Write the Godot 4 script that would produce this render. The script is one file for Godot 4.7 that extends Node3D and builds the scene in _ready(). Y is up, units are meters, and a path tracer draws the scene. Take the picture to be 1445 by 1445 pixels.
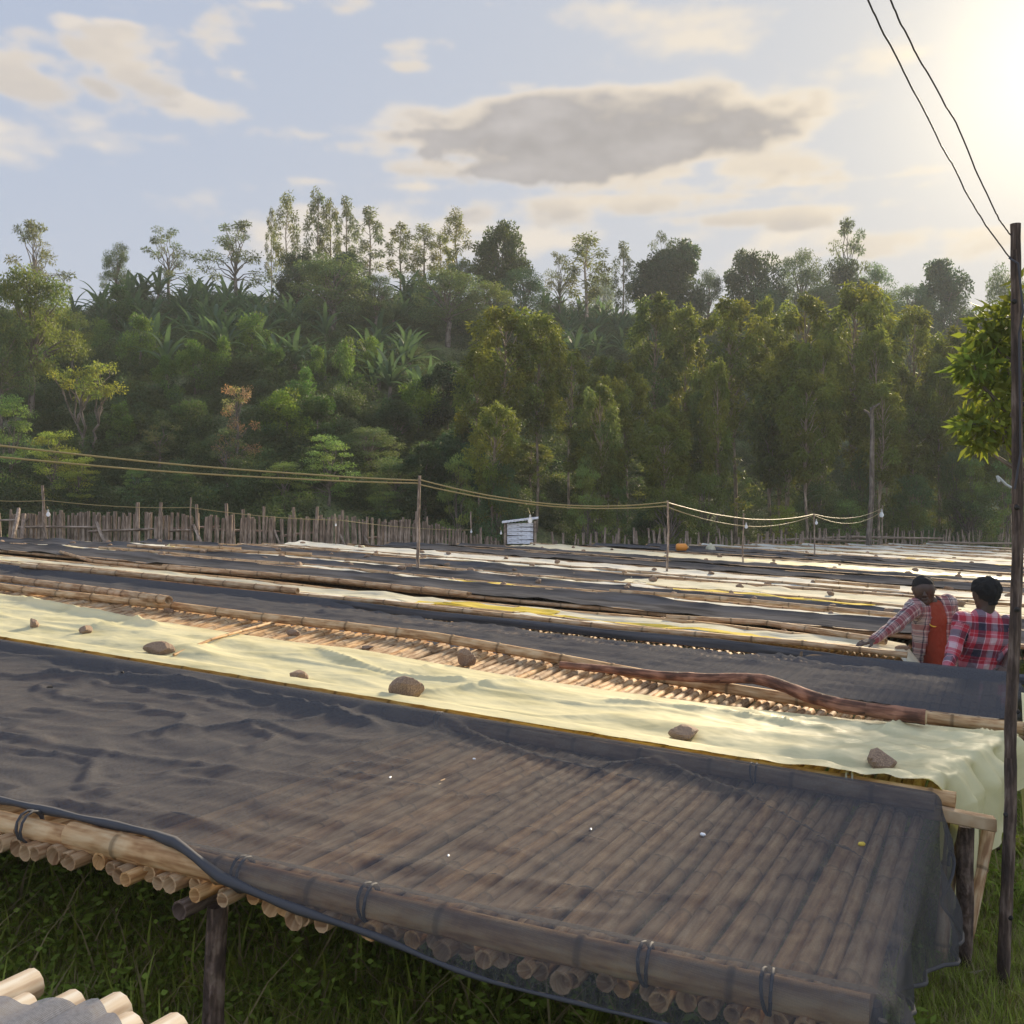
extends Node3D
# Raised coffee-drying beds on a terraced field below a wooded hillside, late afternoon.
# World: y up, camera at the origin of x and z looking along -z. d = -z is depth.
# s runs along the beds (to the right and towards the viewer), w across them (away from the viewer).

const EYE := 1.85
const FOCAL := 1449.0
const TH := 0.4537856
var CS := cos(TH)
var SN := sin(TH)
var rng := RandomNumberGenerator.new()
var noise := FastNoiseLite.new()
var ridged := FastNoiseLite.new()
var used := {}
var M := {}
var stick_mesh := {}

# ------------------------------------------------------------------ mesh building
class MB:
	var v := PackedVector3Array()
	var n := PackedVector3Array()
	var uv := PackedVector2Array()
	var c := PackedColorArray()
	var idx := PackedInt32Array()
	func vert(p: Vector3, nn: Vector3, t: Vector2, col: Color = Color(1, 1, 1)) -> int:
		v.append(p); n.append(nn); uv.append(t); c.append(col)
		return v.size() - 1
	func tri(a: int, b: int, d: int) -> void:
		idx.append(a); idx.append(b); idx.append(d)
	func quad(a: int, b: int, d: int, e: int) -> void:
		tri(a, b, d); tri(a, d, e)
	func flat(a: Vector3, b: Vector3, d: Vector3, col: Color = Color(1, 1, 1)) -> void:
		var nn := (d - a).cross(b - a).normalized()
		var i := vert(a, nn, Vector2(a.x, a.y), col)
		vert(b, nn, Vector2(b.x, b.y), col)
		vert(d, nn, Vector2(d.x, d.y), col)
		tri(i, i + 1, i + 2)
	func face(a: Vector3, b: Vector3, d: Vector3, e: Vector3, col: Color = Color(1, 1, 1)) -> void:
		var nn := (d - a).cross(b - a).normalized()
		var i := vert(a, nn, Vector2(0, 0), col)
		vert(b, nn, Vector2(a.distance_to(b), 0), col)
		vert(d, nn, Vector2(a.distance_to(b), b.distance_to(d)), col)
		vert(e, nn, Vector2(0, b.distance_to(d)), col)
		tri(i, i + 1, i + 2); tri(i, i + 2, i + 3)
	func box(o: Vector3, x: Vector3, y: Vector3, z: Vector3, col: Color = Color(1, 1, 1), bev: float = 0.004) -> void:
		# a box with half-axes x, y, z and chamfered edges
		var hx := x.normalized(); var hy := y.normalized(); var hz := z.normalized()
		var b := minf(bev, 0.4 * minf(x.length(), minf(y.length(), z.length())))
		var axes := [[x, y, z, hx, hy, hz], [y, z, x, hy, hz, hx], [z, x, y, hz, hx, hy]]
		for sg in [-1.0, 1.0]:
			for a in axes:
				var f: Vector3 = o + a[0] * sg
				var p: Vector3 = a[1] - a[4] * b
				var q: Vector3 = a[2] - a[5] * b
				face(f - p - q, f + p - q, f + p + q, f - p + q, col)
		for a in axes:
			for s1 in [-1.0, 1.0]:
				for s2 in [-1.0, 1.0]:
					var p: Vector3 = a[1] * s1; var q: Vector3 = a[2] * s2; var r: Vector3 = a[0] - a[3] * b
					var e1: Vector3 = o + p + q - a[5] * b * s2
					var e2: Vector3 = o + p + q - a[4] * b * s1
					face(e1 - r, e1 + r, e2 + r, e2 - r, col)
	func tube(pts: PackedVector3Array, rad: PackedFloat32Array, sides: int, cols: PackedColorArray = PackedColorArray(), open_end: bool = false, oval: float = 1.0) -> void:
		var m := pts.size()
		var t0 := (pts[1] - pts[0]).normalized()
		var up := Vector3.UP if absf(t0.y) < 0.9 else Vector3.RIGHT
		var side := t0.cross(up).normalized()
		var run := 0.0
		var first := v.size()
		for i in m:
			var t := (pts[mini(i + 1, m - 1)] - pts[maxi(i - 1, 0)]).normalized()
			side = (side - t * side.dot(t)).normalized()
			var bi := t.cross(side)
			if i > 0:
				run += pts[i].distance_to(pts[i - 1])
			var col := cols[i] if cols.size() == m else Color(1, 1, 1)
			for k in sides + 1:
				var a := TAU * k / sides
				var nn := side * cos(a) + bi * sin(a) * oval
				vert(pts[i] + nn * rad[i], nn.normalized(), Vector2(float(k) / sides, run), col)
		for i in m - 1:
			for k in sides:
				var a := first + i * (sides + 1) + k
				quad(a, a + 1, a + sides + 2, a + sides + 1)
		for e in 2:
			var at := 0 if e == 0 else m - 1
			var dir := (pts[0] - pts[1]).normalized() if e == 0 else (pts[m - 1] - pts[m - 2]).normalized()
			var ring := first + at * (sides + 1)
			var col := cols[at] if cols.size() == m else Color(1, 1, 1)
			var rim: Array[int] = []
			for k in sides + 1:
				rim.append(vert(v[ring + k], dir, Vector2(float(k) / sides, 0), col))
			if open_end:
				var inner: Array[int] = []
				for k in sides + 1:
					inner.append(vert(pts[at] + (v[ring + k] - pts[at]) * 0.78, dir, Vector2(float(k) / sides, 0), col))
				for k in sides:
					quad(rim[k], rim[k + 1], inner[k + 1], inner[k])
				var deep := vert(pts[at] - dir * rad[at] * 3.5, dir, Vector2(0, 0), col)
				for k in sides:
					tri(inner[k], inner[k + 1], deep)
			else:
				var mid := vert(pts[at], dir, Vector2(0.5, 0), col)
				for k in sides:
					tri(rim[k], rim[k + 1], mid)
	func smooth() -> void:
		# normals from the faces
		for i in n.size():
			n[i] = Vector3.ZERO
		for i in range(0, idx.size(), 3):
			var a := idx[i]; var b := idx[i + 1]; var d := idx[i + 2]
			var nn := (v[d] - v[a]).cross(v[b] - v[a])
			n[a] += nn; n[b] += nn; n[d] += nn
		for i in n.size():
			n[i] = n[i].normalized()
	func mesh() -> ArrayMesh:
		for i in range(0, idx.size(), 3):
			var a := idx[i]; var b := idx[i + 1]; var d := idx[i + 2]
			if (v[d] - v[a]).cross(v[b] - v[a]).dot(n[a] + n[b] + n[d]) < 0.0:
				idx[i + 1] = d; idx[i + 2] = b
		var arr := []
		arr.resize(Mesh.ARRAY_MAX)
		arr[Mesh.ARRAY_VERTEX] = v; arr[Mesh.ARRAY_NORMAL] = n; arr[Mesh.ARRAY_TEX_UV] = uv
		arr[Mesh.ARRAY_COLOR] = c; arr[Mesh.ARRAY_INDEX] = idx
		var am := ArrayMesh.new()
		am.add_surface_from_arrays(Mesh.PRIMITIVE_TRIANGLES, arr)
		return am

# ------------------------------------------------------------------ naming
func numbered(called: String) -> String:
	var k: int = used.get(called, 0)
	used[called] = k + 1
	return called if k == 0 else "%s_%03d" % [called, k]

func tag(o: Node, label := "", category := "", group := "", kind := "") -> Node:
	if label: o.set_meta("label", label)
	if category: o.set_meta("category", category)
	if group: o.set_meta("group", group)
	if kind: o.set_meta("kind", kind)
	return o

func thing(called: String, label: String, category: String, at := Vector3.ZERO, group := "") -> Node3D:
	var o := Node3D.new()
	o.name = numbered(called)
	add_child(o)
	o.position = at
	tag(o, label, category, group)
	return o

func obj(called: String, mesh: Mesh, m: Material, parent: Node = null) -> MeshInstance3D:
	var o := MeshInstance3D.new()
	o.mesh = mesh
	o.material_override = m
	if parent == null or parent == self:
		o.name = numbered(called)
		add_child(o)
	else:
		o.name = called
		var k := 0
		while parent.has_node(NodePath(String(o.name))):
			k += 1
			o.name = "%s_%03d" % [called, k]
		parent.add_child(o)
	return o

var part_no := {}
func part(called: String, mesh: Mesh, m: Material, parent: Node) -> MeshInstance3D:
	# like obj() for long runs of alike parts: numbers without searching
	var key := str(parent.get_instance_id()) + called
	var k: int = part_no.get(key, 0)
	part_no[key] = k + 1
	var o := MeshInstance3D.new()
	o.mesh = mesh
	o.material_override = m
	o.name = called if k == 0 else "%s_%03d" % [called, k]
	parent.add_child(o)
	return o

# ------------------------------------------------------------------ where things are
func px(x: float, y: float, d: float) -> Vector3:
	return Vector3((x - 722.5) / FOCAL * d, EYE - (y - 722.5) / FOCAL * d, -d)

func rise(s: float) -> float:
	# the field climbs to the left, and levels out
	var t := -s
	if t < 0.0: return -0.02 * -t
	if t < 12.0: return 0.048 * t
	if t < 18.0:
		var q := (t - 12.0) / 6.0
		return 0.576 + 0.048 * 6.0 * (q - 0.5 * q * q)
	return 0.72

func sw(s: float, w: float, y := 0.0) -> Vector3:
	return Vector3(s * CS + w * SN, y, -(w * CS - s * SN))

func tilt(s: float, w: float) -> float:
	# the second bed leans: its back stands higher towards the left
	if w < 4.5 or w > 6.52: return 0.0
	return 0.12 * smoothstep(-0.8, -4.2, s) * (w - 4.5) / 1.8

func top_y(s: float, w: float) -> float:
	# height of the bed tops (the upper side of their rails)
	return 0.72 - 0.004 * w + rise(s) + tilt(s, w)

func on_bed(x: float, y: float, lift := 0.0) -> Vector3:
	# the point of the bed tops (raised by lift) seen at that place of the photograph
	var u := (x - 722.5) / FOCAL; var v := (y - 722.5) / FOCAL
	var d := 6.0
	for i in 60:
		var s := d * (u * CS - SN); var w := d * (u * SN + CS)
		var t := EYE - top_y(s, w) - lift
		d = d * 0.4 + 0.6 * t / v
	return Vector3(u * d, EYE - v * d, -d)

func s_of(p: Vector3) -> float: return p.x * CS + p.z * SN
func w_of(p: Vector3) -> float: return p.x * SN - p.z * CS

func lerp_list(x: float, xs: Array, ys: Array) -> float:
	if x <= xs[0]: return ys[0]
	for i in range(1, xs.size()):
		if x <= xs[i]:
			return lerpf(ys[i - 1], ys[i], (x - xs[i - 1]) / (xs[i] - xs[i - 1]))
	return ys[-1]

func edge_d(x: float) -> float:
	# where the field ends
	return lerp_list(x, [-40.0, -14.0, -6.0, 0.0, 8.0, 22.0, 60.0], [23.0, 19.4, 19.2, 23.8, 31.3, 45.0, 78.0])

func ground_y(x: float, z: float) -> float:
	var d := -z
	var s := x * CS + z * SN
	var w := x * SN - z * CS
	var e := edge_d(x)
	var y := -0.004 * minf(w, 60.0) + rise(maxf(s, -40.0)) - 0.25 * smoothstep(1.0, 6.0, s) * smoothstep(30, 10, d)
	y -= 0.44 * smoothstep(5.2, 8.2, w)
	y += 0.03 * noise.get_noise_2d(x * 40.0, z * 40.0)
	var q := d - e - 1.2
	if q > 0.0:
		var foot := lerp_list(x, [-40.0, 0.0, 12.0, 40.0], [3.0, 5.0, 9.0, 14.0])
		var deep := lerp_list(x, [-40.0, 0.0, 30.0, 60.0], [46.0, 50.0, 44.0, 40.0])
		var high := lerp_list(x, [-60.0, -30.0, 0.0, 20.0, 45.0, 90.0], [15.5, 16.3, 17.2, 20.5, 25.0, 27.0])
		var t := clampf((q - foot) / deep, 0.0, 1.6)
		var h := high * (t if t < 0.9 else 0.9 + 0.1 * (1.0 - exp(-(t - 0.9) * 10.0)))
		h += smoothstep(0.0, 0.3, t) * (1.4 * noise.get_noise_2d(x * 5.0 + 300.0, z * 5.0) + 0.5 * noise.get_noise_2d(x * 18.0, z * 18.0))
		y += h - 0.5 * smoothstep(0.0, 4.0, q) * smoothstep(20.0, 5.0, q)
		y -= maxf(0.0, q - foot - deep * 1.5) * 0.12
	return y

func on_ground(x: float, d: float) -> Vector3:
	return Vector3(x, ground_y(x, -d), -d)

# ------------------------------------------------------------------ materials
func lin(r: float, g: float, b: float) -> Color:
	return Color(r, g, b).linear_to_srgb()

func material(c: Color, rough := 0.9, vc := false) -> StandardMaterial3D:
	var m := StandardMaterial3D.new()
	m.albedo_color = c
	m.roughness = rough
	m.vertex_color_use_as_albedo = vc
	m.cull_mode = BaseMaterial3D.CULL_DISABLED
	return m

func noise_tex(size: int, freq: float, octaves: int, ramp: Array, kind := FastNoiseLite.TYPE_SIMPLEX_SMOOTH, sd := 1) -> NoiseTexture2D:
	var f := FastNoiseLite.new()
	f.seed = sd
	f.noise_type = kind
	f.frequency = freq
	f.fractal_octaves = octaves
	var t := NoiseTexture2D.new()
	t.width = size; t.height = size
	t.seamless = true
	t.noise = f
	if ramp.size() > 0:
		var g := Gradient.new()
		var offs := PackedFloat32Array(); var cols := PackedColorArray()
		for r in ramp:
			offs.append(r[0]); cols.append(r[1])
		g.offsets = offs; g.colors = cols
		t.color_ramp = g
	return t

func normal_tex(size: int, freq: float, octaves: int, strength: float, sd := 1) -> NoiseTexture2D:
	var t := noise_tex(size, freq, octaves, [], FastNoiseLite.TYPE_SIMPLEX_SMOOTH, sd)
	t.as_normal_map = true
	t.bump_strength = strength
	return t

func fibre_image(wd: int, hg: int, cols: Array, stretch: float, sd: int, contrast := 1.0) -> ImageTexture:
	# grain that runs along v: streaks, patches and specks between three colours
	var im := Image.create(wd, hg, false, Image.FORMAT_RGB8)
	var f := FastNoiseLite.new(); f.seed = sd; f.frequency = 0.02; f.fractal_octaves = 4
	for y in hg:
		for x in wd:
			var a := TAU * x / wd
			var cx := cos(a) * wd * 0.6; var cy := sin(a) * wd * 0.6
			var b := TAU * y / hg
			var yy := y / stretch
			var g := f.get_noise_3d(cx * 2.4, cy * 2.4, yy * 3.0)
			var p := f.get_noise_3d(cx * 0.5, cy * 0.5 + 200.0 * sin(b) * 0.2, 60.0 * cos(b) + 300.0)
			var k := clampf(0.5 + contrast * (g * 0.9 + p * 0.9), 0.0, 1.0)
			var c: Color = cols[0].lerp(cols[1], k * 2.0) if k < 0.5 else cols[1].lerp(cols[2], k * 2.0 - 1.0)
			im.set_pixel(x, y, c)
	return ImageTexture.create_from_image(im)

func weave_image() -> ImageTexture:
	# knitted shade net: fine ladder of threads, alpha between them
	var im := Image.create(256, 256, false, Image.FORMAT_RGBA8)
	var f := FastNoiseLite.new(); f.seed = 4; f.frequency = 0.03
	for y in 256:
		for x in 256:
			var warp := absf(sin(PI * x / 8.0))
			var weft := absf(sin(PI * y / 8.0 + 0.8 * sin(TAU * x / 16.0)))
			var t := maxf(pow(warp, 4.0), pow(weft, 4.0))
			var p := f.get_noise_2d(x, y)
			var v := 0.75 + 0.25 * t + 0.12 * p
			im.set_pixel(x, y, Color(v, v, v, clampf(0.80 + 0.2 * t + 0.08 * p, 0.0, 1.0)))
	return ImageTexture.create_from_image(im)

func make_materials() -> void:
	var bam := fibre_image(64, 512, [lin(0.30, 0.17, 0.085), lin(0.50, 0.33, 0.18), lin(0.62, 0.47, 0.30)], 6.0, 11, 1.0)
	for k in 4:
		var m := material(lin([1.0, 0.85, 0.66, 1.0][k], [0.94, 0.84, 0.62, 0.86][k], [0.84, 0.84, 0.60, 0.66][k]), 0.7, true)
		m.metallic_specular = 0.25
		m.albedo_texture = bam
		m.uv1_scale = Vector3(1, 0.9, 1)
		m.normal_enabled = true
		m.normal_texture = normal_tex(256, 0.05, 3, 2.0, 7)
		m.normal_scale = 0.25
		M["bamboo%d" % k] = m
	M.palebamboo = material(lin(0.95, 1.15, 1.5), 0.55, true)
	M.palebamboo.albedo_texture = bam
	M.palebamboo.uv1_scale = Vector3(1, 0.7, 1)
	var wood := fibre_image(64, 512, [lin(0.055, 0.035, 0.026), lin(0.115, 0.075, 0.055), lin(0.20, 0.145, 0.11)], 9.0, 21, 1.2)
	M.bark = material(lin(1, 1, 1), 0.88, true)
	M.bark.albedo_texture = wood
	M.bark.normal_enabled = true
	M.bark.normal_texture = normal_tex(256, 0.04, 4, 6.0, 9)
	M.bark.normal_scale = 0.7
	M.redwood = material(lin(1.75, 1.15, 0.9), 0.85, true)
	M.redwood.albedo_texture = wood
	M.redwood.normal_enabled = true
	M.redwood.normal_texture = M.bark.normal_texture
	M.redwood.normal_scale = 0.6
	var grey := fibre_image(64, 256, [lin(0.09, 0.07, 0.055), lin(0.19, 0.15, 0.12), lin(0.30, 0.25, 0.21)], 8.0, 31, 1.2)
	M.picket = material(lin(1.6, 1.52, 1.42), 0.9, true)
	M.picket.albedo_texture = grey
	M.cut = material(lin(0.55, 0.40, 0.22), 0.85, true)
	# nets and plastic
	var wv := weave_image()
	M.net = material(Color(lin(0.108, 0.107, 0.113), 0.96), 0.7, true)
	M.net.transparency = BaseMaterial3D.TRANSPARENCY_ALPHA
	M.net.albedo_texture = wv
	M.net.uv1_scale = Vector3(9, 9, 1)
	M.net.specular_mode = BaseMaterial3D.SPECULAR_DISABLED
	M.net.normal_enabled = true
	M.net.normal_texture = normal_tex(512, 0.02, 4, 4.0, 15)
	M.net.normal_scale = 0.35
	M.greynet = material(Color(lin(0.16, 0.17, 0.20), 0.95), 0.75, false)
	M.greynet.transparency = BaseMaterial3D.TRANSPARENCY_ALPHA
	M.greynet.albedo_texture = wv
	M.greynet.uv1_scale = Vector3(9, 9, 1)
	M.netfar = material(lin(0.108, 0.107, 0.113), 0.8, true)
	M.netfar.specular_mode = BaseMaterial3D.SPECULAR_DISABLED
	M.netfar.albedo_texture = noise_tex(256, 0.012, 4, [[0.0, Color(0.6, 0.6, 0.6)], [0.5, Color(0.85, 0.85, 0.85)], [1.0, Color(1, 1, 1)]], FastNoiseLite.TYPE_SIMPLEX_SMOOTH, 5)
	M.netfar.uv1_scale = Vector3(0.25, 1.3, 1)
	M.nethem = material(lin(0.05, 0.05, 0.056), 0.75, true)
	var film := noise_tex(512, 0.01, 4, [[0.0, Color(0.82, 0.82, 0.78)], [0.45, Color(0.95, 0.95, 0.94)], [1.0, Color(1, 1, 1)]], FastNoiseLite.TYPE_SIMPLEX_SMOOTH, 3)
	var crinkle := normal_tex(1024, 0.006, 4, 14.0, 33)
	for k in 4:
		var m := material(lin([0.87, 0.84, 0.86, 0.86][k], [0.82, 0.80, 0.85, 0.68][k], [0.52, 0.62, 0.76, 0.15][k]), [0.5, 0.8, 0.8, 0.8][k], true)
		m.metallic_specular = [0.3, 0.12, 0.12, 0.12][k]
		m.albedo_texture = film
		m.uv1_scale = Vector3(0.3, 0.6, 1)
		m.normal_enabled = true
		m.normal_texture = crinkle
		m.normal_scale = 0.35
		m.backlight_enabled = true
		m.backlight = lin(0.62, 0.60, [0.26, 0.4, 0.5, 0.15][k])
		M["film%d" % k] = m
	# earth and stone
	M.ground = material(lin(1, 1, 1), 0.95)
	M.ground.albedo_texture = noise_tex(1024, 0.02, 5, [[0.0, lin(0.035, 0.026, 0.016)], [0.45, lin(0.09, 0.11, 0.035)], [0.6, lin(0.13, 0.165, 0.05)], [1.0, lin(0.2, 0.17, 0.10)]], FastNoiseLite.TYPE_SIMPLEX_SMOOTH, 8)
	M.ground.uv1_triplanar = true
	M.ground.uv1_world_triplanar = true
	M.ground.uv1_scale = Vector3(0.35, 0.35, 0.35)
	M.ground.normal_enabled = true
	M.ground.normal_texture = normal_tex(512, 0.03, 5, 8.0, 18)
	M.stone = material(lin(1, 1, 1), 0.9, true)
	M.stone.albedo_texture = noise_tex(256, 0.03, 5, [[0.0, lin(0.09, 0.06, 0.045)], [0.42, lin(0.20, 0.13, 0.09)], [0.62, lin(0.34, 0.23, 0.14)], [1.0, lin(0.5, 0.38, 0.25)]], FastNoiseLite.TYPE_SIMPLEX_SMOOTH, 41)
	M.stone.uv1_triplanar = true
	M.stone.uv1_scale = Vector3(3, 3, 3)
	M.stone.normal_enabled = true
	M.stone.normal_texture = normal_tex(256, 0.05, 4, 8.0, 42)
	# leaves
	for e in [["leaf0", 1.2, 1.2, 1.15], ["leaf1", 1.45, 1.32, 0.85], ["leaf2", 0.72, 0.82, 0.82], ["leaf3", 1.05, 1.25, 1.3], ["broadleaf", 1.0, 1.0, 1.0]]:
		# leaf colours of different kinds of tree
		var m := material(lin(e[1], e[2], e[3]), 0.55, true)
		m.backlight_enabled = true
		m.backlight = lin(1.0, 1.0, 0.7)
		m.metallic_specular = 0.3
		M[e[0]] = m
	M.grass = material(lin(1, 1, 1), 0.6, true)
	M.grass.backlight_enabled = true
	M.grass.backlight = lin(0.7, 0.7, 0.5)
	M.grass.metallic_specular = 0.3
	M.trunk = material(lin(0.75, 0.75, 0.75), 0.9, true)
	M.trunk.albedo_texture = grey
	M.trunk.uv1_scale = Vector3(1, 0.4, 1)
	M.paletrunk = material(lin(1.5, 1.4, 1.25), 0.85, true)
	M.paletrunk.albedo_texture = grey
	M.paletrunk.uv1_scale = Vector3(1, 0.3, 1)
	M.cable = material(lin(0.30, 0.24, 0.10), 0.6)
	M.darkcable = material(lin(0.045, 0.045, 0.055), 0.6)
	M.bulb = material(lin(0.85, 0.86, 0.86), 0.25)
	M.socket = material(lin(0.5, 0.5, 0.48), 0.5)
	M.tin = material(lin(0.95, 0.96, 1.0), 0.45, true)
	M.tin.albedo_texture = noise_tex(256, 0.02, 4, [[0.0, lin(0.45, 0.42, 0.4)], [0.5, lin(0.85, 0.86, 0.88)], [1.0, lin(1, 1, 1)]], FastNoiseLite.TYPE_SIMPLEX_SMOOTH, 51)
	M.tin.uv1_triplanar = true
	M.tin.uv1_scale = Vector3(1.5, 4, 1.5)
	M.dark = material(lin(0.03, 0.026, 0.024), 0.9)
	M.orange = material(lin(0.75, 0.28, 0.03), 0.45)

# ------------------------------------------------------------------ sky
const SUN_AZ := 29.5
const SUN_EL := 21.0
var puff := FastNoiseLite.new()
var wisp := FastNoiseLite.new()
var CL: Array = []

func direction(az: float, el: float) -> Vector3:
	var a := deg_to_rad(az); var e := deg_to_rad(el)
	return Vector3(sin(a) * cos(e), sin(e), -cos(a) * cos(e))

func cloud(x: float, y: float, w: float, h: float, thick: float, seedish: float) -> void:
	var az := rad_to_deg(atan((x - 722.5) / FOCAL))
	var el := rad_to_deg(atan((722.5 - y) / FOCAL * cos(deg_to_rad(az))))
	CL.append([az, el, w / FOCAL * 57.3, h / FOCAL * 57.3, thick, seedish])

func sky_color(az: float, el: float) -> Color:
	var dv := direction(az, el)
	var gam := rad_to_deg(acos(clampf(dv.dot(direction(SUN_AZ, SUN_EL)), -1.0, 1.0)))
	var h := clampf(el / 60.0, 0.0, 1.0)
	var low := exp(-maxf(el, 0.0) / 12.0)
	var c := Vector3(0.26, 0.34, 0.50).lerp(Vector3(0.225, 0.305, 0.48), h)
	c = c.lerp(Vector3(0.44, 0.465, 0.50), low * 0.9)
	var veil := exp(-gam / 36.0)
	c = c.lerp(Vector3(0.58, 0.555, 0.50), veil * 0.8)
	c += Vector3(1.0, 0.82, 0.50) * (0.15 * exp(-gam / 11.0) + 0.55 * exp(-pow(gam / 6.0, 2.0)))
	c += Vector3(0.16, 0.09, 0.02) * low * exp(-gam / 20.0)
	# clouds
	var n1 := puff.get_noise_3d(dv.x * 100.0, dv.y * 200.0, dv.z * 100.0)
	var n2 := wisp.get_noise_3d(dv.x * 100.0, dv.y * 420.0, dv.z * 100.0)
	var n3 := puff.get_noise_3d(dv.x * 300.0 + 50.0, dv.y * 640.0, dv.z * 300.0)
	var cover := 0.0
	var thick := 0.0
	for k in CL:
		var dx: float = (az - k[0]) / k[2]
		if dx > 180.0 / k[2]: dx -= 360.0 / k[2]
		var dy: float = (el - k[1]) / k[3]
		if absf(dx) > 1.7 or absf(dy) > 1.9: continue
		dy += 0.14 * dx * dx if k[4] > 0.8 else 0.0
		var r := 1.0 - dx * dx - dy * dy * (1.25 if dy > 0.0 else 0.7)
		var big: bool = k[4] > 0.8
		var q: float = r * (1.5 if big else 0.8) + n1 * (0.75 if big else 1.6) + n2 * (1.3 if big else 1.1) * (1.3 if dy < 0.0 else 0.7) + n3 * (0.55 if big else 1.1) - (0.05 if big else (0.02 if k[4] >= 0.3 else 0.25))
		var m := smoothstep(-0.05, 0.6 if big else 0.85, q)
		cover = maxf(cover, m * (0.97 if k[4] > 0.3 else 0.85))
		var body := smoothstep(0.10, 1.35 if big else 0.8, q) * (0.75 + 0.35 * clampf(0.5 - dy * 0.8, 0.0, 1.0))
		thick = maxf(thick, body * float(k[4]))
	# thin scattered streaks everywhere
	var st := smoothstep(0.16, 0.6, n2 * 0.8 + n1 * 0.5 + n3 * 0.35 + 0.12 * exp(-pow((el - 14.0) / 8.0, 2.0)) + 0.16 * exp(-pow((el - 17.0) / 3.2, 2.0) - pow((az - 9.0) / 15.0, 2.0))) * 0.75
	cover = maxf(cover, st)
	var lit := Vector3(0.64, 0.57, 0.50).lerp(Vector3(0.74, 0.63, 0.47), veil)
	lit = lit.lerp(Vector3(1.0, 0.96, 0.90), smoothstep(50.0, 110.0, gam))  # clouds far from the sun are brightened as added fill
	lit += Vector3(0.9, 0.72, 0.42) * (0.22 * exp(-gam / 9.0) + 0.5 * exp(-pow(gam / 6.5, 2.0)))
	var grey := Vector3(0.25, 0.24, 0.245).lerp(Vector3(0.28, 0.255, 0.235), veil) + Vector3(0.5, 0.4, 0.22) * exp(-pow(gam / 7.0, 2.0))
	grey *= 1.06 + 0.55 * n2 + 0.42 * n3 + 0.2 * n1
	grey = grey.lerp(Vector3(0.66, 0.65, 0.66), smoothstep(50.0, 110.0, gam))
	var cc := lit.lerp(grey, clampf(thick * (0.92 + 1.5 * n2 + 0.9 * n3 + 0.6 * n1), 0.0, 0.94))
	c = c.lerp(cc, cover * 0.92)
	c *= 0.47 * (1.0 + 0.50 * smoothstep(55.0, 105.0, gam))  # sky away from the sun made brighter to add fill light on the land
	return Color(c.x, c.y, c.z)

func make_sky() -> ImageTexture:
	puff.seed = 77; puff.frequency = 0.045; puff.fractal_octaves = 6; puff.fractal_gain = 0.55
	wisp.seed = 12; wisp.frequency = 0.03; wisp.fractal_octaves = 5
	cloud(885, 174, 325, 60, 1.0, 1.0)
	cloud(760, 215, 200, 40, 0.75, 2.0)
	cloud(1000, 250, 260, 34, 0.35, 3.0)
	cloud(1170, 258, 170, 20, 0.6, 3.0)
	cloud(900, 285, 300, 16, 0.45, 3.0)
	cloud(1150, 300, 220, 14, 0.4, 3.0)
	cloud(640, 235, 130, 14, 0.35, 3.0)
	cloud(770, 290, 170, 20, 0.3, 3.0)
	cloud(1290, 345, 130, 22, 0.3, 3.0)
	cloud(30, 85, 85, 42, 0.35, 4.0)
	cloud(178, 92, 105, 42, 0.45, 5.0)
	cloud(95, 30, 35, 11, 0.1, 6.0)
	cloud(160, 34, 40, 7, 0.1, 6.0)
	cloud(332, 62, 70, 55, 0.25, 7.0)
	cloud(350, 105, 45, 24, 0.2, 7.5)
	cloud(285, 148, 90, 20, 0.2, 8.0)
	cloud(492, 10, 52, 20, 0.2, 9.0)
	cloud(385, 8, 48, 10, 0.1, 9.5)
	cloud(575, 70, 70, 22, 0.2, 10.0)
	cloud(580, 92, 45, 10, 0.2, 10.0)
	cloud(415, 186, 68, 12, 0.15, 11.0)
	cloud(495, 210, 90, 20, 0.2, 11.5)
	cloud(510, 245, 26, 6, 0.1, 12.0)
	cloud(430, 253, 50, 7, 0.1, 12.0)
	cloud(600, 262, 60, 8, 0.1, 13.0)
	cloud(690, 4, 40, 6, 0.1, 13.0)
	cloud(720, 120, 50, 9, 0.1, 14.0)
	# unseen clouds round the rest of the sky, their cover raised to add fill light
	var r := RandomNumberGenerator.new(); r.seed = 5
	for k in 170:
		var az := r.randf_range(34.0, 326.0)
		CL.append([az, r.randf_range(8.0, 62.0), r.randf_range(2.5, 10.0), r.randf_range(1.0, 3.2), r.randf_range(0.1, 0.8), r.randf() * 9.0])
	for k in 14:
		CL.append([r.randf_range(-34.0, 34.0), r.randf_range(31.0, 60.0), r.randf_range(2.5, 8.0), r.randf_range(1.0, 2.6), r.randf_range(0.1, 0.5), r.randf() * 9.0])
	var W := 3072; var H := 1536
	var small := Image.create(768, 384, false, Image.FORMAT_RGBF)
	small.fill(Color(0.2, 0.2, 0.17))
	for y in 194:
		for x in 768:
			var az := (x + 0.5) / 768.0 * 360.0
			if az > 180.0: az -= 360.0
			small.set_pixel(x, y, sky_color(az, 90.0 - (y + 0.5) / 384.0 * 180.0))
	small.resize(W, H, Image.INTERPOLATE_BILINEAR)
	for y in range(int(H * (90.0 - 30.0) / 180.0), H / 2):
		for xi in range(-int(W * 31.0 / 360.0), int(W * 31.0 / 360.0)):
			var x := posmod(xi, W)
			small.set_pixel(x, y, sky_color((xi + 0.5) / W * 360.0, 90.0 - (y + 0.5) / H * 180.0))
	return ImageTexture.create_from_image(small)

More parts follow.
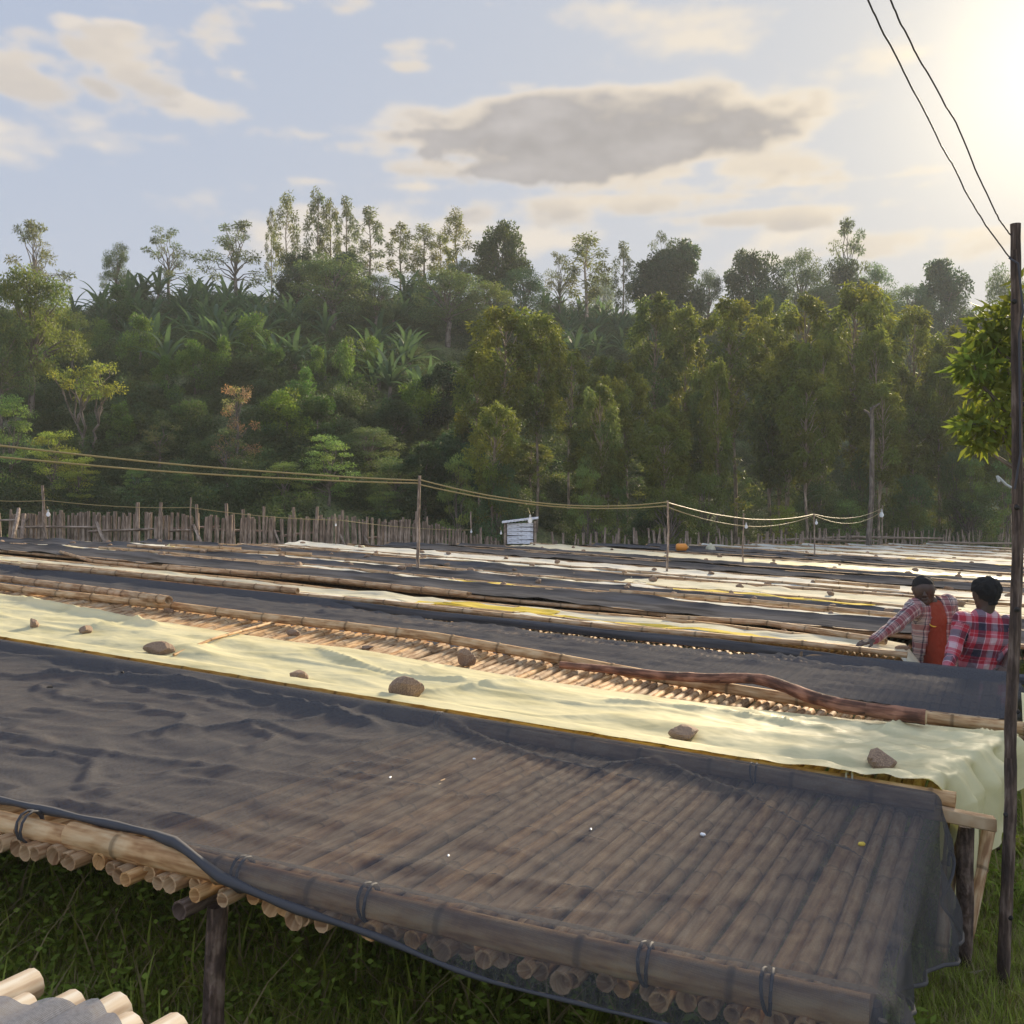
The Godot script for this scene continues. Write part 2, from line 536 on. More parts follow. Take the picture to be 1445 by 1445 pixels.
# ------------------------------------------------------------------ ground
func make_ground() -> void:
	var xs: Array[float] = []
	var zs: Array[float] = []
	var x := 0.0
	while x < 420.0:
		xs.append(x); x += 0.22 + maxf(0.0, x - 5.0) * 0.028
	var full: Array[float] = []
	for i in range(xs.size() - 1, 0, -1): full.append(-xs[i])
	full.append_array(xs)
	var z := 10.0
	while z > -520.0:
		zs.append(z); z -= 0.22 + maxf(0.0, absf(z) - 8.0) * 0.018
	var b := MB.new()
	for zz in zs:
		for xx in full:
			b.vert(Vector3(xx, ground_y(xx, zz), zz), Vector3.UP, Vector2(xx, zz))
	var n := full.size()
	for j in zs.size() - 1:
		for i in n - 1:
			b.quad(j * n + i, j * n + i + 1, (j + 1) * n + i + 1, (j + 1) * n + i)
	b.smooth()
	for i in b.n.size():
		if b.n[i].y < 0.0: b.n[i] = -b.n[i]
	tag(obj("ground", b.mesh(), M.ground), "", "", "", "structure")

# ------------------------------------------------------------------ bamboo
func bamboo(length: float, r0: float, r1: float, gap: float, sides: int, sd: int, bend: float = 0.0) -> ArrayMesh:
	# a culm along x from 0 to length with swollen, dark-ringed nodes and open ends
	var r := RandomNumberGenerator.new(); r.seed = sd
	var pts := PackedVector3Array(); var rad := PackedFloat32Array(); var cols := PackedColorArray()
	var marks: Array = [0.0]
	var x := gap * r.randf_range(0.15, 0.8)
	while x < length - 0.02:
		marks.append(x)
		x += gap * r.randf_range(0.8, 1.2)
	marks.append(length)
	var ph := r.randf() * 6.0
	for k in marks.size():
		var at: float = marks[k]
		var list: Array = [[at, 1.0, 1.0]]
		if k > 0 and k < marks.size() - 1:
			list = [[at - 0.012, 0.97, 0.85], [at - 0.004, 1.10, 0.5], [at + 0.004, 1.11, 0.42], [at + 0.011, 0.99, 0.9], [at + gap * 0.4, 0.98, 1.0]]
		for e in list:
			if e[0] < 0.0 or e[0] > length: continue
			var t: float = e[0] / length
			var off := bend * Vector3(0, sin(t * PI * 2.2 + ph), cos(t * PI * 1.7 + ph * 2.0))
			if pts.size() > 0 and e[0] <= pts[-1].x + 0.001: continue
			pts.append(Vector3(e[0], off.y, off.z))
			rad.append(lerpf(r0, r1, t) * e[1])
			cols.append(Color(e[2], e[2], e[2]))
	var b := MB.new()
	b.tube(pts, rad, sides, cols, true)
	return b.mesh()

func lay(o: Node3D, a: Vector3, b: Vector3, roll := 0.0) -> void:
	# turn a mesh built along x so that it runs from a to b
	var xx := (b - a).normalized()
	var zz := xx.cross(Vector3.UP).normalized()
	var yy := zz.cross(xx)
	o.transform = Transform3D(Basis(xx, yy, zz), a) * Transform3D(Basis(Vector3.RIGHT, roll), Vector3.ZERO)

func pole_along(pts: PackedVector3Array, r0: float, r1: float, gap: float, sides: int, sd: int) -> ArrayMesh:
	# a bamboo rail that follows given points: resampled, with nodes
	var r := RandomNumberGenerator.new(); r.seed = sd
	var cu := Curve3D.new()
	cu.bake_interval = 0.05
	for p in pts: cu.add_point(p)
	var total := cu.get_baked_length()
	var out := PackedVector3Array(); var rad := PackedFloat32Array(); var cols := PackedColorArray()
	var x := 0.0
	var nextnode := gap * r.randf_range(0.2, 0.9)
	var step := minf(0.25, gap * 0.6)
	while x < total:
		var t := x / total
		out.append(cu.sample_baked(x, true)); rad.append(lerpf(r0, r1, t)); cols.append(Color(1, 1, 1))
		if nextnode < x + step and nextnode < total - 0.05:
			for e in [[-0.014, 0.97, 0.85], [-0.005, 1.10, 0.5], [0.005, 1.11, 0.42], [0.013, 0.99, 0.88]]:
				out.append(cu.sample_baked(nextnode + e[0], true)); rad.append(lerpf(r0, r1, t) * e[1]); cols.append(Color(e[2], e[2], e[2]))
			x = nextnode + 0.06
			nextnode += gap * r.randf_range(0.85, 1.15)
		else:
			x += step
	out.append(cu.sample_baked(total, true)); rad.append(r1); cols.append(Color(1, 1, 1))
	var b := MB.new()
	b.tube(out, rad, sides, cols, true)
	return b.mesh()

func sheet(ns: int, nv: int, at: Callable) -> MB:
	# a cloth: at(u, v) gives [point, uv] for u, v in 0..1
	var b := MB.new()
	for i in ns + 1:
		for j in nv + 1:
			var e: Array = at.call(float(i) / ns, float(j) / nv)
			b.vert(e[0], Vector3.UP, e[1], e[2] if e.size() > 2 else Color(1, 1, 1))
	for i in ns:
		for j in nv:
			var k := i * (nv + 1) + j
			b.quad(k, k + 1, k + nv + 2, k + nv + 1)
	b.smooth()
	return b

# ------------------------------------------------------------------ drying beds
func stone_mesh(sd: int, cuts: int) -> ArrayMesh:
	# a broken stone: a lump with flat fracture faces; sits on y = 0, about 1 across
	var r := RandomNumberGenerator.new(); r.seed = sd
	var planes: Array = []
	for k in cuts + 5:
		planes.append([Vector3(r.randfn(), r.randfn() * 0.7, r.randfn()).normalized(), r.randf_range(0.23, 0.40)])
	planes.append([Vector3.DOWN, 0.28])
	var P: Array = []
	for j in 12:
		var row: Array = []
		for i in 20:
			var th := PI * j / 11.0; var ph := TAU * i / 20.0
			var q := Vector3(sin(th) * cos(ph), cos(th), sin(th) * sin(ph))
			var len_ := 0.52 * (1.0 + 0.10 * noise.get_noise_3d(q.x * 60.0 + sd * 31.0, q.y * 60.0, q.z * 60.0))
			for pl in planes:
				var dt: float = q.dot(pl[0])
				if dt > 0.01: len_ = minf(len_, pl[1] / dt)
			q *= len_ * (1.0 + 0.025 * r.randf_range(-1.0, 1.0) * sin(th))
			row.append(q + Vector3(0, 0.3, 0))
		P.append(row)
	var b := MB.new()
	for j in 11:
		for i in 20:
			var i2 := (i + 1) % 20
			if j > 0: b.flat(P[j][i], P[j][i2], P[j + 1][i2])
			if j < 10: b.flat(P[j][i], P[j + 1][i2], P[j + 1][i])
	# fix orientation outward
	for k in b.n.size():
		if b.n[k].dot(b.v[k] - Vector3(0, 0.2, 0)) < 0.0: b.n[k] = -b.n[k]
	return b.mesh()

var stones: Array = []
func stone(x: float, y: float, wpx: float, hpx: float, label: String, lift: float, group := "", kind := -1, turn := 0.0) -> Node3D:
	var p := on_bed(x, y, lift)
	var d := -p.z
	var k := kind if kind >= 0 else rng.randi() % stones.size()
	var o := obj("stone", stones[k], M.stone)
	tag(o, label, "stone", group)
	var sx := wpx / FOCAL * d; var sy := hpx / FOCAL * d
	o.transform = Transform3D(Basis(Vector3.UP, turn) * Basis.from_scale(Vector3(sx * 1.2, sy * 1.25, sx * 0.95)), p - Vector3(0, 0.006, 0))
	return o

func stick(h: float, r0: float, r1: float, sd: int, sides := 7, wob := 0.02) -> ArrayMesh:
	# an upright rough pole from y = 0 to h
	var r := RandomNumberGenerator.new(); r.seed = sd
	var pts := PackedVector3Array(); var rad := PackedFloat32Array(); var cols := PackedColorArray()
	var m := maxi(3, int(h / 0.22))
	var ox := 0.0; var oz := 0.0
	for i in m + 1:
		var t := float(i) / m
		pts.append(Vector3(ox, t * h, oz))
		rad.append(lerpf(r0, r1, t) * r.randf_range(0.9, 1.1))
		var g := r.randf_range(0.8, 1.1)
		cols.append(Color(g, g, g))
		ox += r.randf_range(-wob, wob); oz += r.randf_range(-wob, wob)
	var b := MB.new()
	b.tube(pts, rad, sides, cols)
	return b.mesh()

var slat_set: Array = []
var leg_set: Array = []
const RAIL := 0.036
const PITCH := 0.054

func far_left(w: float) -> float:
	# how far to the left a bed at w can run before it meets the edge of the field
	var s := 0.0
	while s > -30.0:
		var p := sw(s, w)
		if -p.z > edge_d(p.x) - 0.7: break
		s -= 0.2
	return s

func rail_pts(wf: Callable, s0: float, s1: float, dy: float, sag: float, sd: float) -> PackedVector3Array:
	var out := PackedVector3Array()
	var n := maxi(3, int((s1 - s0) / 0.8))
	for i in n + 1:
		var s := lerpf(s0, s1, float(i) / n)
		var w: float = wf.call(s)
		w += 0.03 * noise.get_noise_2d(s * 30.0, sd * 77.0)
		out.append(sw(s, w, top_y(s, w) + dy + sag * noise.get_noise_2d(s * 26.0, sd * 91.0 + 40.0)))
	return out

func bed_root(label: String, s: float, w: float) -> Node3D:
	var p := sw(s, w)
	p.y = ground_y(p.x, p.z)
	return thing("drying_bed", label, "drying bed", p, "raised bamboo drying beds")

func moved(pts: PackedVector3Array, by: Vector3) -> PackedVector3Array:
	var o := PackedVector3Array()
	for p in pts: o.append(p - by)
	return o

func put_leg(root: Node3D, s: float, w: float, dy: float, big: float, sd: int, called := "leg") -> void:
	var p := sw(s, w)
	var g := ground_y(p.x, p.z) - 0.06
	var h := top_y(s, w) + dy - g
	var o := part(called, leg_set[sd % leg_set.size()], M.bark, root)
	o.transform = Transform3D(Basis.from_scale(Vector3(big, h, big)) * Basis(Vector3.UP, sd * 1.7), Vector3(p.x, g, p.z) - root.position)

func put_slats(root: Node3D, wf: Callable, wb: Callable, s0: float, s1: float, sd: int, front := 0.07, back := 0.05) -> int:
	var r := RandomNumberGenerator.new(); r.seed = sd
	var n := 0
	var s := s1
	while s > s0:
		var k := r.randi() % slat_set.size()
		var a: float = wf.call(s) - front + r.randf_range(-0.035, 0.03); var b: float = wb.call(s) + back + r.randf_range(-0.03, 0.03)
		var da := r.randf_range(-0.012, 0.012)
		var fat := r.randf_range(0.86, 1.12)
		var pa := sw(s + da, a, top_y(s, a) - RAIL * 2.0 - 0.027 * fat + r.randf_range(-0.004, 0.004))
		var pb := sw(s - da, b, top_y(s, b) - RAIL * 2.0 - 0.027 * fat + r.randf_range(-0.004, 0.004))
		var mm: int = [0, 0, 1, 1, 2, 3, 1][r.randi() % 7] if sd != 1 else [0, 1, 2, 2, 1, 2, 3][r.randi() % 7]
		var o := part("slat", slat_set[k], M["bamboo%d" % mm], root)
		if r.randf() < 0.5:
			var q := pa; pa = pb; pb = q
		lay(o, pa - root.position, pb - root.position, r.randf() * 6.0)
		o.transform.basis = o.transform.basis * Basis.from_scale(Vector3(pa.distance_to(pb) / 2.1, fat, fat))
		n += 1
		s = s1 - n * PITCH + r.randf_range(-0.006, 0.006)
	return n

func tie_ring(root: Node3D, p: Vector3, axis: Vector3, r: float, m: Material, called := "tie") -> void:
	# a strip of net knotted round a pole
	var b := MB.new()
	var a := axis.normalized()
	var u := a.cross(Vector3.UP).normalized(); var v := a.cross(u)
	for k in 2:
		var pts := PackedVector3Array(); var rad := PackedFloat32Array()
		for i in 13:
			var t := TAU * i / 12.0
			pts.append(p - root.position + (u * cos(t) + v * sin(t)) * (r + 0.004) + a * (0.012 * (k - 1) + 0.008 * sin(t + k * 2.0)))
			rad.append(0.0048)
		b.tube(pts, rad, 5)
	part(called, b.mesh(), m, root)

func dist_seg(p: Vector2, a: Vector2, b: Vector2) -> float:
	var t := clampf((p - a).dot(b - a) / (b - a).length_squared(), 0.0, 1.0)
	return p.distance_to(a + (b - a) * t)

func creases_of(list: Array) -> Array:
	# creases given as [pixel points, height, width] on the bed tops
	var out: Array = []
	for e in list:
		var pts: Array = []
		for q in e[0]:
			var p := on_bed(q[0], q[1], -0.06)
			pts.append(Vector2(s_of(p), w_of(p)))
		out.append([pts, e[1], e[2]])
	return out

func crease_at(cr: Array, s: float, w: float) -> float:
	var y := 0.0
	for e in cr:
		var pts: Array = e[0]
		var best := 9.0
		for i in pts.size() - 1:
			best = minf(best, dist_seg(Vector2(s, w), pts[i], pts[i + 1]))
		if best < e[2] * 3.0:
			y += e[1] * exp(-best / e[2])
	return y

func over_rail(t: float, rail := RAIL) -> Vector2:
	# (outward, down) of a cloth t metres past the top of a rail
	var r := rail + 0.008
	if t < r * 1.55:
		var a := t / r
		return Vector2(r * sin(a), r - r * cos(a))
	return Vector2(r * 0.99, r + (t - r * 1.55))

func near_beds() -> void:
	for k in 5: slat_set.append(bamboo(2.1, 0.029, 0.025, 0.42, 9, 100 + k, 0.006))
	for k in 4: leg_set.append(stick(1.0, 0.036, 0.031, 60 + k, 8, 0.01))
	for k in 6: stones.append(stone_mesh(200 + k, 7 + k % 4))
	# ---- first bed: shade net over bamboo
	var f1 := func(s: float) -> float: return 2.50 + 0.06 * minf(s + 0.3, 0.0)
	var k1 := func(s: float) -> float: return 4.43 - 0.03 * minf(s, 0.0)
	var b1 := bed_root("nearest bamboo drying bed, its slats under grey-black shade net, front rail tied with net strips", -3.0, 3.4)
	put_slats(b1, f1, k1, -8.6, -0.34, 1, 0.035)
	part("rail", pole_along(moved(rail_pts(f1, -2.75, -0.30, -RAIL, 0.012, 1.0), b1.position), 0.039, 0.042, 0.36, 12, 5), M.bamboo0, b1)
	var fl := func(s: float) -> float: return f1.call(s) + 0.02
	part("rail", pole_along(moved(rail_pts(fl, -8.6, -2.45, -RAIL - 0.016, 0.012, 3.0), b1.position), 0.033, 0.036, 0.5, 12, 6), M.bamboo0, b1)
	part("rail", pole_along(moved(rail_pts(k1, -8.6, -0.28, -RAIL, 0.02, 2.0), b1.position), 0.033, 0.037, 0.34, 12, 7), M.bamboo1, b1)
	for e in [[-2.2, 2.42, 0], [-0.33, 2.85, 1], [-2.3, 4.36, 2], [-4.4, 2.3, 3], [-4.4, 4.4, 4], [-6.6, 2.25, 5], [-6.6, 4.5, 6], [-0.42, 4.33, 7]]:
		put_leg(b1, e[0], e[1], -0.17, 1.0 + 0.1 * sin(e[2]), e[2])
	for s in [-0.5, -2.25, -4.4, -6.6]:
		var a := sw(s, f1.call(s) - 0.05); a.y = top_y(s, 2.5) - 0.165
		var c := sw(s, 4.5); c.y = top_y(s, 4.5) - 0.165
		var o := part("crossbar", bamboo(a.distance_to(c), 0.03, 0.026, 0.4, 8, int(-s * 10.0)), M.bark, b1)
		lay(o, a - b1.position, c - b1.position)
	for w in [2.72, 3.5, 4.25]:
		var a := sw(-8.4, w); a.y = top_y(-8.4, w) - 0.135
		var c := sw(-0.36, w); c.y = top_y(-0.36, w) - 0.135
		part("stringer", pole_along(moved(PackedVector3Array([a, sw(-4.0, w, top_y(-4.0, w) - 0.135), c]), b1.position), 0.026, 0.024, 0.5, 8, 3), M.bamboo2, b1)
	for s in [-0.52, -0.82, -1.62, -2.05, -2.9]:
		var w: float = f1.call(s)
		tie_ring(b1, sw(s, w, top_y(s, w) - RAIL), sw(1, 0.0), 0.047, M.nethem)
	for s in [-1.0, -2.6]:
		var w: float = k1.call(s)
		tie_ring(b1, sw(s, w, top_y(s, w) - RAIL), sw(1, 0.0), 0.044, M.nethem)
	var cr := creases_of([
		[[[590, 1016], [746, 1072], [900, 1110]], 0.022, 0.03], [[[860, 1088], [925, 1085], [1047, 1127], [1138, 1185], [1225, 1235]], 0.024, 0.03],
		[[[560, 1060], [640, 1030], [760, 1020]], 0.012, 0.03], [[[430, 1090], [640, 1024]], 0.014, 0.025], [[[620, 1090], [650, 1200]], -0.012, 0.06],
		[[[600, 1230], [800, 1262], [1000, 1275]], 0.012, 0.02], [[[110, 1120], [330, 1185], [620, 1240]], 0.012, 0.025], [[[1100, 1170], [1240, 1330]], 0.010, 0.03],
		[[[1000, 1165], [1180, 1190]], 0.009, 0.025], [[[0, 930], [130, 945], [300, 975]], 0.02, 0.05], [[[60, 960], [250, 970], [420, 1005], [520, 1030]], 0.03, 0.045], [[[200, 1045], [420, 1030], [560, 1000]], 0.022, 0.04],
		[[[0, 1050], [150, 1075], [330, 1095]], 0.018, 0.04]])
	var s_end := -0.30
	var hem := func(s: float) -> float: return lerp_list(s, [-3.4, -2.45, -2.1, -1.4, -0.9, -0.3], [-0.055, -0.045, 0.08, 0.16, 0.19, 0.17])
	var net_at := func(u: float, v: float) -> Array:
		var s := lerpf(-8.6, s_end + 0.36, u)
		var se := minf(s, s_end)
		var hang := s - se
		var w0: float = f1.call(se); var w1: float = k1.call(se)
		var o: float = hem.call(se)
		var t := lerpf(-o, w1 - w0 + 0.10, v)
		var width := w1 - w0
		var w := w0 + t
		var y := top_y(se, w) + 0.012
		var left := smoothstep(-1.9, -3.2, se)
		if t < 0.0:
			var q := over_rail(-t, 0.046)
			w = w0 - q.x - smoothstep(0.05, 0.16, -t) * (0.030 + 0.015 * sin(se * 9.0))
			y = top_y(se, w0) + 0.018 - q.y
		elif t > width:
			var q := over_rail(t - width)
			w = w1 + q.x; y = top_y(se, w1) + 0.012 - q.y
		else:
			var inner := smoothstep(0.02, 0.16, t) * smoothstep(0.02, 0.15, width - t)
			y -= inner * (RAIL * 2.0 - 0.006)
			y -= (1.0 - left * 0.9) * inner * 0.005 * (1.0 - absf(cos(PI * (se + 0.34) / PITCH))) * (0.6 + 0.4 * noise.get_noise_2d(se * 60.0, w * 40.0))
			var warp := noise.get_noise_2d(se * 70.0 + 31.0, w * 70.0)
			var fold := maxf(0.0, 1.0 - 3.2 * absf(ridged.get_noise_2d(se * 60.0 + w * 50.0 + warp * 40.0, w * 130.0 - se * 34.0)))
			var fold2 := maxf(0.0, 1.0 - 3.2 * absf(ridged.get_noise_2d(se * 150.0 - w * 60.0 + 70.0, w * 330.0 + warp * 60.0)))
			var dune := noise.get_noise_2d(se * 110.0 + 9.0, w * 190.0 + warp * 50.0)
			y += inner * (left * (0.012 + 0.022 * fold * fold + 0.007 * fold2 + 0.018 * maxf(-0.15, dune)) + (1.0 - left) * (0.012 * fold * fold + 0.007 * fold2 + 0.008 * maxf(0.0, dune)))
			y += inner * 1.5 * crease_at(cr, se, w)
		if hang > 0.0:
			var q := over_rail(hang)
			var billow := 0.03 * sin(w * 7.0 + 1.0) + 0.022 * sin(w * 19.0) + 0.10 * exp(-pow((w - 4.0) / 0.3, 2.0))
			se += q.x + billow * smoothstep(0.05, 0.3, hang)
			var drop := lerp_list(w, [2.4, 2.6, 3.4, 4.0, 4.5], [0.7, 0.35, 0.75, 1.0, 0.6])
			y -= q.y * drop + smoothstep(0.0, 0.1, hang) * 0.02
		var al := lerpf(0.76, 0.96, left) * lerpf(1.0, 0.62, smoothstep(0.04, 0.10, -t)) * lerpf(1.0, 0.95, smoothstep(0.05, 0.15, hang))
		return [sw(se, w, y), Vector2(s, w), Color(1, 1, 1, al)]
	var net := thing("shade_net", "grey-black shade net on the nearest bed, hem hanging below its front rail", "net", sw(-3, 3.4, 0.8))
	var nb := sheet(760, 110, net_at)
	for i in nb.v.size(): nb.v[i] -= net.position
	obj("cloth", nb.mesh(), M.net, net)
	var hp := PackedVector3Array(); var hr := PackedFloat32Array()
	for i in 150:
		var u := i / 149.0
		var p: Vector3 = net_at.call(u * 0.958, 0.0)[0]
		var s := lerpf(-8.6, s_end + 0.36, u * 0.958)
		hp.append(p - net.position)
		hr.append(lerp_list(s, [-2.6, -2.2, -1.2, -0.3], [0.013, 0.016, 0.006, 0.005]) * (1.0 + 0.2 * sin(i * 1.3)))
	var hb := MB.new(); hb.tube(hp, hr, 6)
	obj("hem", hb.mesh(), M.nethem, net)
	var hp2 := PackedVector3Array(); var hr2 := PackedFloat32Array()
	for i in 60:
		hp2.append(net_at.call(1.0, i / 59.0)[0] - net.position)
		hr2.append(0.007)
	var hb2 := MB.new(); hb2.tube(hp2, hr2, 6)
	obj("hem", hb2.mesh(), M.nethem, net)
	for e in [[2.50, 0.24, 0.02], [2.56, 0.2, -0.03]]:
		# loose strips of net that hang from the front corner
		var sp := PackedVector3Array(); var sr := PackedFloat32Array()
		for i in 8:
			sp.append(sw(-0.27 + e[2] * i * 0.2, e[0] - 0.05, top_y(-0.3, 2.5) - 0.05 - e[1] * i / 7.0) - net.position)
			sr.append(0.012 - 0.0008 * i)
		var sb := MB.new(); sb.tube(sp, sr, 5)
		obj("loose_strip", sb.mesh(), M.nethem, net)

	# bits lying on the net
	for e in [[992, 1179, 0.011, "small white bean on the net at right"], [551, 1099, 0.008, "tiny white bean on the middle of the net"], [633, 1203, 0.007, "tiny pale bean near the front rail on the net"], [834, 1170, 0.007, "tiny white speck of husk on the net, left of the white bean"], [669, 1071, 0.007, "tiny pale husk below the net's fold"], [1216, 1191, 0.014, "small yellow leaf bit at the net's right end"], [70, 976, 0.018, "dark dry leaf bit on the wrinkled left of the net"], [172, 956, 0.014, "dark twig bit near the back rail on the wrinkled net"]]:
		var p := on_bed(e[0], e[1], -0.05)
		var best := 9.0
		for i in nb.v.size():
			var q: Vector3 = nb.v[i] + net.position
			var dd := Vector2(q.x - p.x, q.z - p.z).length()
			if dd < best and q.y > top_y(s_of(p), w_of(p)) - 0.09:
				best = dd; p.y = q.y
		var bb := MB.new()
		bb.tube(PackedVector3Array([Vector3(-1, 0, 0), Vector3(-0.6, 0, 0.1), Vector3(0.5, 0, 0.1), Vector3(1, 0, 0)]), PackedFloat32Array([0.15, 0.55, 0.6, 0.1]), 8)
		var bo := obj("bean" if e[3].contains("bean") else "leaf_bit", bb.mesh(), M.dark if e[3].begins_with("dark") else (M.film3 if e[3].contains("yellow") else M.bulb))
		bo.transform = Transform3D(Basis(Vector3.UP, e[0] * 1.0) * Basis.from_scale(Vector3.ONE * float(e[2])), p + Vector3(0, e[2] * 0.4, 0))
		tag(bo, e[3], "bean" if e[3].contains("bean") else "litter")

	# ---- second bed: yellow plastic sheet, slats bare along the back
	var f2 := func(s: float) -> float: return 4.56 - 0.03 * minf(s, 0.0)
	var k2 := func(s: float) -> float: return 6.30 - 0.006 * minf(s, 0.0)
	var b2 := bed_root("second bed, pale bamboo slats bare along its back behind the yellow plastic sheet", -4.0, 5.4)
	put_slats(b2, f2, k2, -12.0, -0.32, 2, 0.05, 0.05)
	part("rail", pole_along(moved(rail_pts(f2, -12.0, -0.21, -RAIL, 0.02, 5.0), b2.position), 0.033, 0.034, 0.4, 10, 8), M.bamboo0, b2)
	part("rail", pole_along(moved(rail_pts(k2, -12.0, 0.5, -RAIL, 0.02, 6.0), b2.position), 0.030, 0.036, 0.42, 10, 9), M.bamboo0, b2)
	for e in [[-0.19, 4.60, 0], [-2.4, 4.6, 1], [-2.4, 6.2, 2], [-5.0, 4.7, 3], [-5.0, 6.25, 4], [-8.0, 6.3, 5], [-0.2, 6.2, 6], [-8.0, 4.7, 7]]:
		put_leg(b2, e[0], e[1], -0.15, 1.1, e[2])
	for e in [[px(1347, 1150, 4.3), px(1328, 1340, 4.22), 0.033], [px(1396, 1165, 4.6), px(1364, 1330, 4.38), 0.03]]:
		var o := part("brace", bamboo(e[0].distance_to(e[1]) + 0.05, e[2], e[2] * 0.85, 0.3, 9, 33), M.bamboo1, b2)
		lay(o, e[0] - b2.position, e[1] + (e[1] - e[0]).normalized() * 0.05 - b2.position)
	var bm := MB.new()
	var ba := px(1255, 1134, 4.22); var bc := px(1405, 1163, 4.12)
	var bx := (bc - ba) * 0.5
	bm.box(Vector3.ZERO, bx, Vector3(0, 0.026, 0), bx.normalized().cross(Vector3.UP) * 0.03)
	var beam := part("beam", bm.mesh(), M.bamboo1, b2)
	beam.position = (ba + bc) * 0.5 - b2.position
	tie_ring(b2, sw(-0.62, f2.call(-0.62), top_y(-0.6, 4.6) - RAIL), sw(1, 0), 0.036, M.socket)
	var back := func(s: float) -> float:
		return lerp_list(s, [-12.0, -7.0, -5.6, -4.6, -3.8, -2.7, -1.8, -0.9, 0.1], [6.2, 5.98, 5.76, 5.68, 5.74, 5.64, 5.76, 5.95, 6.2])
	var cr2 := creases_of([
		[[[130, 893], [230, 880], [420, 880]], 0.02, 0.02], [[[600, 985], [760, 968], [1000, 985]], 0.03, 0.03], [[[0, 845], [120, 870], [220, 890]], 0.05, 0.05],
		[[[450, 925], [560, 962], [650, 968]], 0.03, 0.03], [[[860, 1000], [1010, 1010], [1180, 1040]], 0.028, 0.03], [[[900, 960], [1060, 1010], [1130, 1035]], 0.02, 0.02],
		[[[1250, 1040], [1330, 1010], [1420, 1060]], 0.035, 0.03], [[[1130, 1020], [1300, 1045]], 0.02, 0.02], [[[560, 960], [660, 935], [900, 975]], 0.02, 0.025], [[[240, 930], [400, 900]], 0.01, 0.02]])
	var edge_of := func(w: float) -> float: return -0.36 + 0.21 * (w - 4.6)
	var lie := func(s: float, w: float) -> float:
		# height of the yellow sheet
		var se := minf(s, edge_of.call(w))
		var t: float = w - float(f2.call(se))
		var to_back: float = float(back.call(minf(s, 0.1))) - w
		var y := top_y(se, w) + 0.014
		y -= smoothstep(0.03, 0.2, t) * (RAIL * 2.0 - 0.020)
		var free := smoothstep(0.05, 0.35, t) * smoothstep(0.0, 0.45, to_back)
		var wave := noise.get_noise_2d(s * 30.0 + 11.0, w * 85.0 + s * 16.0)
		var fine := maxf(0.0, 1.0 - 3.0 * absf(ridged.get_noise_2d(s * 45.0 + w * 50.0, w * 130.0 - s * 30.0)))
		var fine2 := maxf(0.0, 1.0 - 3.0 * absf(ridged.get_noise_2d(s * 190.0 - w * 120.0 + 90.0, w * 380.0 + s * 60.0)))
		y += free * (0.060 * maxf(0.0, wave + 0.15) + 0.013 * fine * fine) + 0.003 * fine2 * fine2
		y += crease_at(cr2, se, w) * smoothstep(0.0, 0.12, to_back)
		y += 0.05 * smoothstep(-1.2, -0.3, s) * absf(noise.get_noise_2d(s * 240.0, w * 240.0)) * smoothstep(0.0, 0.2, to_back)
		return y
	var sheet_at := func(u: float, v: float) -> Array:
		var s := lerpf(-12.0, 0.62, u)
		var w0: float = f2.call(s) + lerp_list(s, [-1.4, -0.9, -0.62, -0.42, -0.3], [-0.08, -0.08, -0.065, -0.02, 0.0])
		var w1: float = back.call(minf(s, 0.1))
		w1 += 0.05 * noise.get_noise_2d(s * 70.0, 8.0)
		var w := lerpf(w0, w1, v)
		var se := minf(s, edge_of.call(w))
		var y: float = lie.call(s, w)
		var hang := s - se
		if hang > 0.0:
			var q := over_rail(hang)
			var pleat := 0.045 * sin(w * 14.0 + 0.6) + 0.03 * sin(w * 31.0) + 0.05 * noise.get_noise_2d(w * 90.0, hang * 60.0)
			se += q.x + 0.015 + pleat * smoothstep(0.02, 0.25, hang) + 0.05 * smoothstep(0.0, 0.3, hang)
			y -= q.y * lerp_list(w, [4.6, 4.72, 4.9, 5.3, 6.2], [0.55, 0.85, 0.62, 0.55, 0.3])
		return [sw(se, w, y), Vector2(s, w)]
	var on_sheet := func(x: float, y: float) -> Vector3:
		var lift := -0.03
		var p := Vector3.ZERO
		for k in 8:
			p = on_bed(x, y, lift)
			var l: float = maxf(float(lie.call(s_of(p), w_of(p))) if w_of(p) < float(back.call(s_of(p))) + 0.05 else 0.0, top_y(s_of(p), w_of(p)) - RAIL * 2.0 + 0.004)
			lift = lerpf(lift, l - top_y(s_of(p), w_of(p)), 0.6)
		return p
	var film := tag(obj("plastic_sheet", sheet(560, 56, sheet_at).mesh(), M.film0), "wide pale yellow plastic sheet on the second bed, crumpled and hanging off its right end", "plastic sheet")
	film.position.y += 0.002
	var list: Array = [
		[228, 922, 45, 19, "flat brick-shaped brown stone near the thin stick on the yellow sheet", 0], [121, 893, 22, 15, "small round dark stone, left of the brick-shaped stone on the yellow sheet", 1],
		[48, 884, 19, 16, "leftmost small buff stone on the yellow sheet", 2], [422, 958, 37, 19, "pointed brown stone lying low against the net-covered rail on the yellow sheet", 3], [578, 985, 48, 33, "large angular stone with orange broken face on the yellow sheet", 4],
		[964, 1043, 53, 22, "dark flattened oval stone on the yellow sheet beside the net's back rail", 5], [1242, 1082, 61, 32, "largest smooth reddish-brown stone at the right end of the yellow sheet", 1],
		[661, 939, 29, 26, "squat brown stone at the back edge of the yellow sheet by the bare slats", 4], [171, 853, 28, 18, "tilted dark stone with pale broken face by the thick loose bamboo's end", 0], [119, 845, 30, 11, "low orange-brown stone on bare slats behind the yellow sheet's left part", 3],
		[238, 864, 15, 10, "small pyramid-shaped grey stone on slats near the loose bamboo's open end", 2], [415, 896, 20, 12, "small orange stone on the back hem of the yellow sheet", 1], [518, 914, 21, 7, "thin slate-grey stone chip on the yellow sheet's back hem", 3]]
